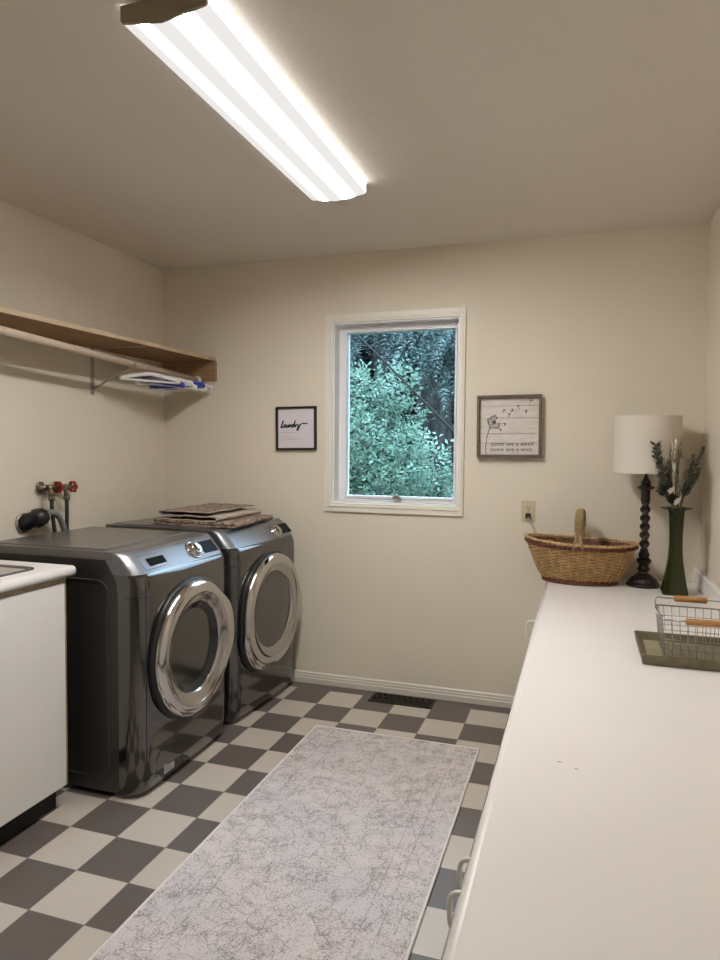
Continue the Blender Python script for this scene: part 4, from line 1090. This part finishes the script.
# ------------------------------------------------------------------ outside
struct(MB().box(-9, 9, D + WT + .01, 14, -.6, -.5).build('ground', m_ground), 'forest ground outside the window')
def leaf_cloud(centres, n, rad, size, name, mats, parent, droop=0.0, aspect=2.2, seedv=0, upbias=.5, flat=1.0, along=None):
    """many small folded leaves scattered over blobs; sprays follow short twigs"""
    g_ = np.random.default_rng(seedv); V = []; F = []; MI = []
    cs = np.array([c[:3] for c in centres]); rs = np.array([c[3] for c in centres]); wts = rs ** 2; wts /= wts.sum()
    idx = g_.choice(len(cs), n, p=wts)
    dirs = g_.normal(size=(n, 3)); dirs /= np.linalg.norm(dirs, axis=1)[:, None]
    rr_ = rs[idx] * (0.55 + 0.5 * g_.random(n) ** .6)
    P = cs[idx] + dirs * rr_[:, None] * np.array([1, 1, flat])
    base = 0
    for i in range(n):
        out = dirs[i] * .6 + g_.normal(size=3) * .55; out[2] += upbias * .3 - droop
        out /= np.linalg.norm(out); up = g_.normal(size=3) * .45 + np.array([0, 0, 1.0])
        sd = np.cross(out, up); sd /= np.linalg.norm(sd) + 1e-9; nn = np.cross(sd, out)
        k = int(g_.integers(3, 7)); L_ = size * g_.uniform(.6, 1.3); p = P[i]
        # one spray: k leaves alternating along a twig
        for j in range(k):
            q_ = p + out * (L_ * .55 * j) + np.array([0, 0, -droop * .3 * L_ * j * j * .3]); sgn = 1 if j % 2 else -1
            d_ = out * .6 + sd * sgn * .8; d_ /= np.linalg.norm(d_); s2 = np.cross(nn, d_)
            w_ = L_ / aspect
            V += [q_, q_ + d_ * L_ * .45 + s2 * w_ * .5 + nn * w_ * .15, q_ + d_ * L_, q_ + d_ * L_ * .45 - s2 * w_ * .5 + nn * w_ * .15]
            F += [(base, base + 1, base + 2), (base, base + 2, base + 3)]; base += 4
            m_ = int(g_.integers(0, len(mats))); MI += [m_, m_]
    me = bpy.data.meshes.new(name); me.from_pydata([tuple(v) for v in V], [], F)
    for m in mats: me.materials.append(m)
    me.polygons.foreach_set('material_index', MI); me.update()
    o = bpy.data.objects.new(name, me); C.objects.link(o); o.parent = parent; o.location = -parent.location
    return o
def leafm(name, col, tr=.35):
    m, nt, b = nodes_of(name); b.inputs['Base Color'].default_value = (*col, 1); b.inputs['Roughness'].default_value = .45
    N, L = nt.nodes, nt.links; out = N['Material Output']
    tl = N.new('ShaderNodeBsdfTranslucent'); tl.inputs['Color'].default_value = (*col, 1)
    mx = N.new('ShaderNodeMixShader'); mx.inputs[0].default_value = tr
    L.new(b.outputs[0], mx.inputs[1]); L.new(tl.outputs[0], mx.inputs[2]); L.new(mx.outputs[0], out.inputs[0]); return m
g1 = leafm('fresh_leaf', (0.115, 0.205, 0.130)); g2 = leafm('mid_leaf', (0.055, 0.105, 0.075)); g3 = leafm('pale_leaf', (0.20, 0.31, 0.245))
g4 = leafm('dark_gap_leaf', (0.010, 0.016, 0.015)); c1 = leafm('cedar_spray', (0.055, 0.095, 0.09)); c2 = leafm('cedar_shade_spray', (0.012, 0.022, 0.022)); c3 = leafm('cedar_pale_spray', (0.155, 0.235, 0.225))  # deep and shade tones paint dark gaps between leaves into the colour
def shrub(name, label, cat, loc, blobs, n, size, mats, sd, stems=6, trunkm=None, **kw):
    t = thing(name, label, cat, loc)
    lx, ly, lz = loc
    s_ = MB(); random.seed(sd)
    for k in range(stems):
        b_ = random.choice(blobs)
        s_.tube(bez((random.uniform(-.06, .06), random.uniform(-.06, .06), 0), (0, 0, .5), (b_[0] - lx, b_[1] - ly, (b_[2] - lz) * .6), (b_[0] - lx, b_[1] - ly, b_[2] - lz), 8), [.030 - .0028 * i for i in range(9)], 6)
    s_.build('stems', trunkm or m_bark, t)
    leaf_cloud(blobs, n, 0, size, 'foliage', mats, t, seedv=sd, **kw)
    return t
GZ = -.5
shrub('leafy_shrub', 'fresh green leafy shrub low at the left behind the window', 'shrub', (-.9, 2.9, GZ),
      [(-.85, 2.8, 1.20, .26), (-.70, 2.9, .85, .22), (-.95, 3.0, 1.62, .24), (-.48, 2.8, 1.02, .20), (-.62, 2.85, 1.42, .18)], 900, .056, [g1, g3, g2, g3, g1, g4], 21, upbias=1.2)
shrub('leafy_shrub', 'pale green leafy shrub in the lower middle of the window view', 'shrub', (-.1, 3.3, GZ),
      [(-.20, 3.1, .90, .22), (-.08, 3.15, 1.18, .20), (-.30, 3.2, 1.42, .18), (.10, 3.1, .92, .20), (.22, 3.1, .66, .2)], 800, .052, [g3, g1, g3, g2, g3], 22, upbias=1.2)
shrub('small_tree', 'light leafy tree rising in the middle of the window view', 'tree', (-1.0, 4.3, GZ),
      [(-1.25, 4.2, 2.02, .30), (-.92, 4.2, 1.82, .24), (-.72, 4.2, 2.12, .20), (-.58, 4.1, 1.72, .18), (-1.35, 4.3, 1.5, .34), (-.85, 4.2, 1.3, .3), (-.55, 4.1, 1.1, .28), (-.5, 4.1, .7, .25)], 1300, .064, [g3, g1, g3, g3, g2], 23, upbias=1.2)
def cedar(label, loc, h, tr, tips, sd, trunkm):
    """conifer whose limbs droop to given tips; sprays hang from each limb"""
    t = thing('cedar_tree', label, 'tree', loc); L0 = Vector(loc)
    tk = MB().tube([(0, 0, 0), (.02, 0, h * .4), (0, .02, h)], [tr, tr * .8, tr * .45], 14); tk.build('trunk', trunkm, t)
    g_ = np.random.default_rng(sd); lm = MB(); V = []; F = []; MI = []; base = 0
    for tip in tips:
        tip = Vector(tip) - L0; st = Vector((0, 0, min(h, tip.z + g_.uniform(.5, 1.0))))
        pts = bez(st, st.lerp(tip, .4) + Vector((0, 0, .25)), st.lerp(tip, .8) + Vector((0, 0, .15)), tip, 14)
        lm.tube(pts, [.030 - .0018 * i for i in range(15)], 6)
        for i in range(3, 15):
            for k in range(20):
                p = pts[i] + Vector(g_.normal(size=3) * .09)
                d_ = Vector((g_.normal() * .5, g_.normal() * .5, -1.0 + g_.normal() * .3)) + (tip - st).normalized() * .5; d_.normalize()
                L_ = g_.uniform(.16, .36)
                sd_ = d_.orthogonal().normalized(); sd_ = (Matrix.Rotation(g_.uniform(0, 6.28), 3, d_) @ sd_)
                for q in range(7):
                    c_ = p + d_ * (L_ * q / 7) + Vector((0, 0, -.01 * q))
                    for s2 in (-1, 1):
                        w_ = .075 * (1 - q / 9); e_ = c_ + sd_ * s2 * w_ + d_ * .045
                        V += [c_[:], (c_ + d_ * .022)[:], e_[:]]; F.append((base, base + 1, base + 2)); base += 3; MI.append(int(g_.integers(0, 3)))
    lm.build('limbs', m_bark, t)
    me = bpy.data.meshes.new('foliage'); me.from_pydata(V, [], F)
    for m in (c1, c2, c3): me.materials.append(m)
    me.polygons.foreach_set('material_index', MI); me.update()
    o = bpy.data.objects.new('foliage', me); C.objects.link(o); o.parent = t
    return t
cedar('cedar tree with drooping pale sprays at the upper right of the window view', (.55, 5.2, GZ), 6.0, .20,
      [(-.42, 4.7, 2.50), (-.20, 4.6, 2.62), (.05, 4.6, 2.50), (-.05, 4.5, 2.75), (.10, 4.6, 2.30), (-.30, 4.8, 2.9), (.35, 4.8, 2.9), (-.85, 5.0, 2.85), (-.10, 4.6, 2.25), (-.9, 5.0, 2.6)], 31, m_bark)
cedar('dark cedar tree at the upper left of the window view', (-2.6, 6.0, GZ), 7.0, .25,
      [(-1.55, 4.9, 2.75), (-1.85, 5.0, 3.0), (-1.25, 5.0, 3.15), (-1.0, 5.2, 2.9), (-1.6, 5.0, 2.35), (-1.2, 5.3, 3.5)], 32, m_bark)
def trunk(label, x, y, r, m, sd):
    t = thing('tree_trunk', label, 'tree', (x, y, GZ)); random.seed(sd)
    pts = [(random.uniform(-.03, .03) * k, random.uniform(-.03, .03) * k, k * .9) for k in range(8)]
    MB().tube(pts, [r * (1.15 - .07 * k) for k in range(8)], 20).build('trunk', m, t)
    b_ = MB()
    for k in range(10):
        z = random.uniform(1.5, 5.5); a = random.uniform(0, 6.28); b_.tube([(0, 0, z), (.5 * math.cos(a), .5 * math.sin(a), z + .05), (.9 * math.cos(a), .9 * math.sin(a), z - .15)], [.03, .02, .008], 6)
    b_.build('limbs', m, t)
trunk('thick grey tree trunk at the right of the window view', -.78, 6.6, .27, m_greybark, 41)
trunk('dark tree trunk beside the thick grey one, at the window edge', -.22, 7.0, .26, m_bark, 42)
trunk('slim dark tree trunk far behind the leafy trees', -1.7, 7.4, .20, m_bark, 43)
# a row of dark bushy firs closing the view
for i, (x, y, h, lb) in enumerate([(-3.3, 8.3, 6.6, 'leftmost of the dark firs far beyond the window'), (-1.9, 8.8, 7.2, 'dark fir far beyond the window, second from the left'),
                                (-.6, 9.2, 6.4, 'dark fir far beyond the window, behind the thick trunk'), (.8, 8.7, 4.6, 'rightmost of the dark firs far beyond the window')]):
    bl = []
    for k in range(12):
        z = GZ + .4 + k * (h / 12); r = (1 - k / 14) * 1.15 + .35; bl.append((x, y, z, r))
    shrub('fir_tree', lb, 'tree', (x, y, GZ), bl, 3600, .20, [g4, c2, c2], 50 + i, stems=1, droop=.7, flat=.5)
br = MB().tube([(-.62, 1.75, 2.52), (-.2, 1.78, 2.12), (.12, 1.8, 1.80), (.40, 1.82, 1.52), (.80, 1.85, 1.10), (1.5, 1.9, -.50)], [.007, .008, .009, .010, .012, .014], 8)
br.tube([(-.62, 1.75, 2.52), (-1.2, 1.75, 3.1)], .006, 8)
tag(br.build('bare_branch', pm('dark_branch', (.012, .010, .010), .9)), 'thin bare branch slanting across the window view', 'branch')

# ------------------------------------------------------------------ world, camera
wd = bpy.data.worlds.new('sky'); scene.world = wd; wd.use_nodes = True
nt = wd.node_tree; bg = nt.nodes['Background']
# overcast sky, brighter overhead than at the horizon
tc = nt.nodes.new('ShaderNodeTexCoord'); sp = nt.nodes.new('ShaderNodeSeparateXYZ'); nt.links.new(tc.outputs['Generated'], sp.inputs[0])
zz = mnode(nt, 'MAXIMUM', sp.outputs[2], 0.0)
bg.inputs['Color'].default_value = (0.60, 0.76, 1.0, 1)
nt.links.new(mnode(nt, 'ADD', 1.6, mnode(nt, 'MULTIPLY', mnode(nt, 'POWER', zz, 1.5), 17.0)), bg.inputs['Strength'])

cam = bpy.data.cameras.new('camera'); co = bpy.data.objects.new('camera', cam); C.objects.link(co)
cam.sensor_fit = 'VERTICAL'; cam.sensor_height = 24.0; cam.lens = 675.43 / 960 * 24.0
cam.clip_start = 0.02; cam.clip_end = 100
r0 = Vector((0.95013829, 0.31170193, 0.00889554)); u0 = Vector((-0.02253584, 0.04018606, 0.99893804)); f0 = Vector((-0.31101344, 0.94932976, -0.04520678))
co.matrix_world = Matrix(((r0.x, u0.x, -f0.x, 1.33809), (r0.y, u0.y, -f0.y, -3.36664), (r0.z, u0.z, -f0.z, 1.38303), (0, 0, 0, 1)))
scene.camera = co
vs_ = scene.view_settings; vs_.view_transform = 'Standard'; vs_.look = 'None'; vs_.exposure = 0.0; vs_.gamma = 1.0; vs_.use_curve_mapping = False
scene.cycles.max_bounces = 10; scene.cycles.diffuse_bounces = 5; scene.cycles.transparent_max_bounces = 8
scene.cycles.sample_clamp_indirect = 6.0; scene.cycles.caustics_reflective = False
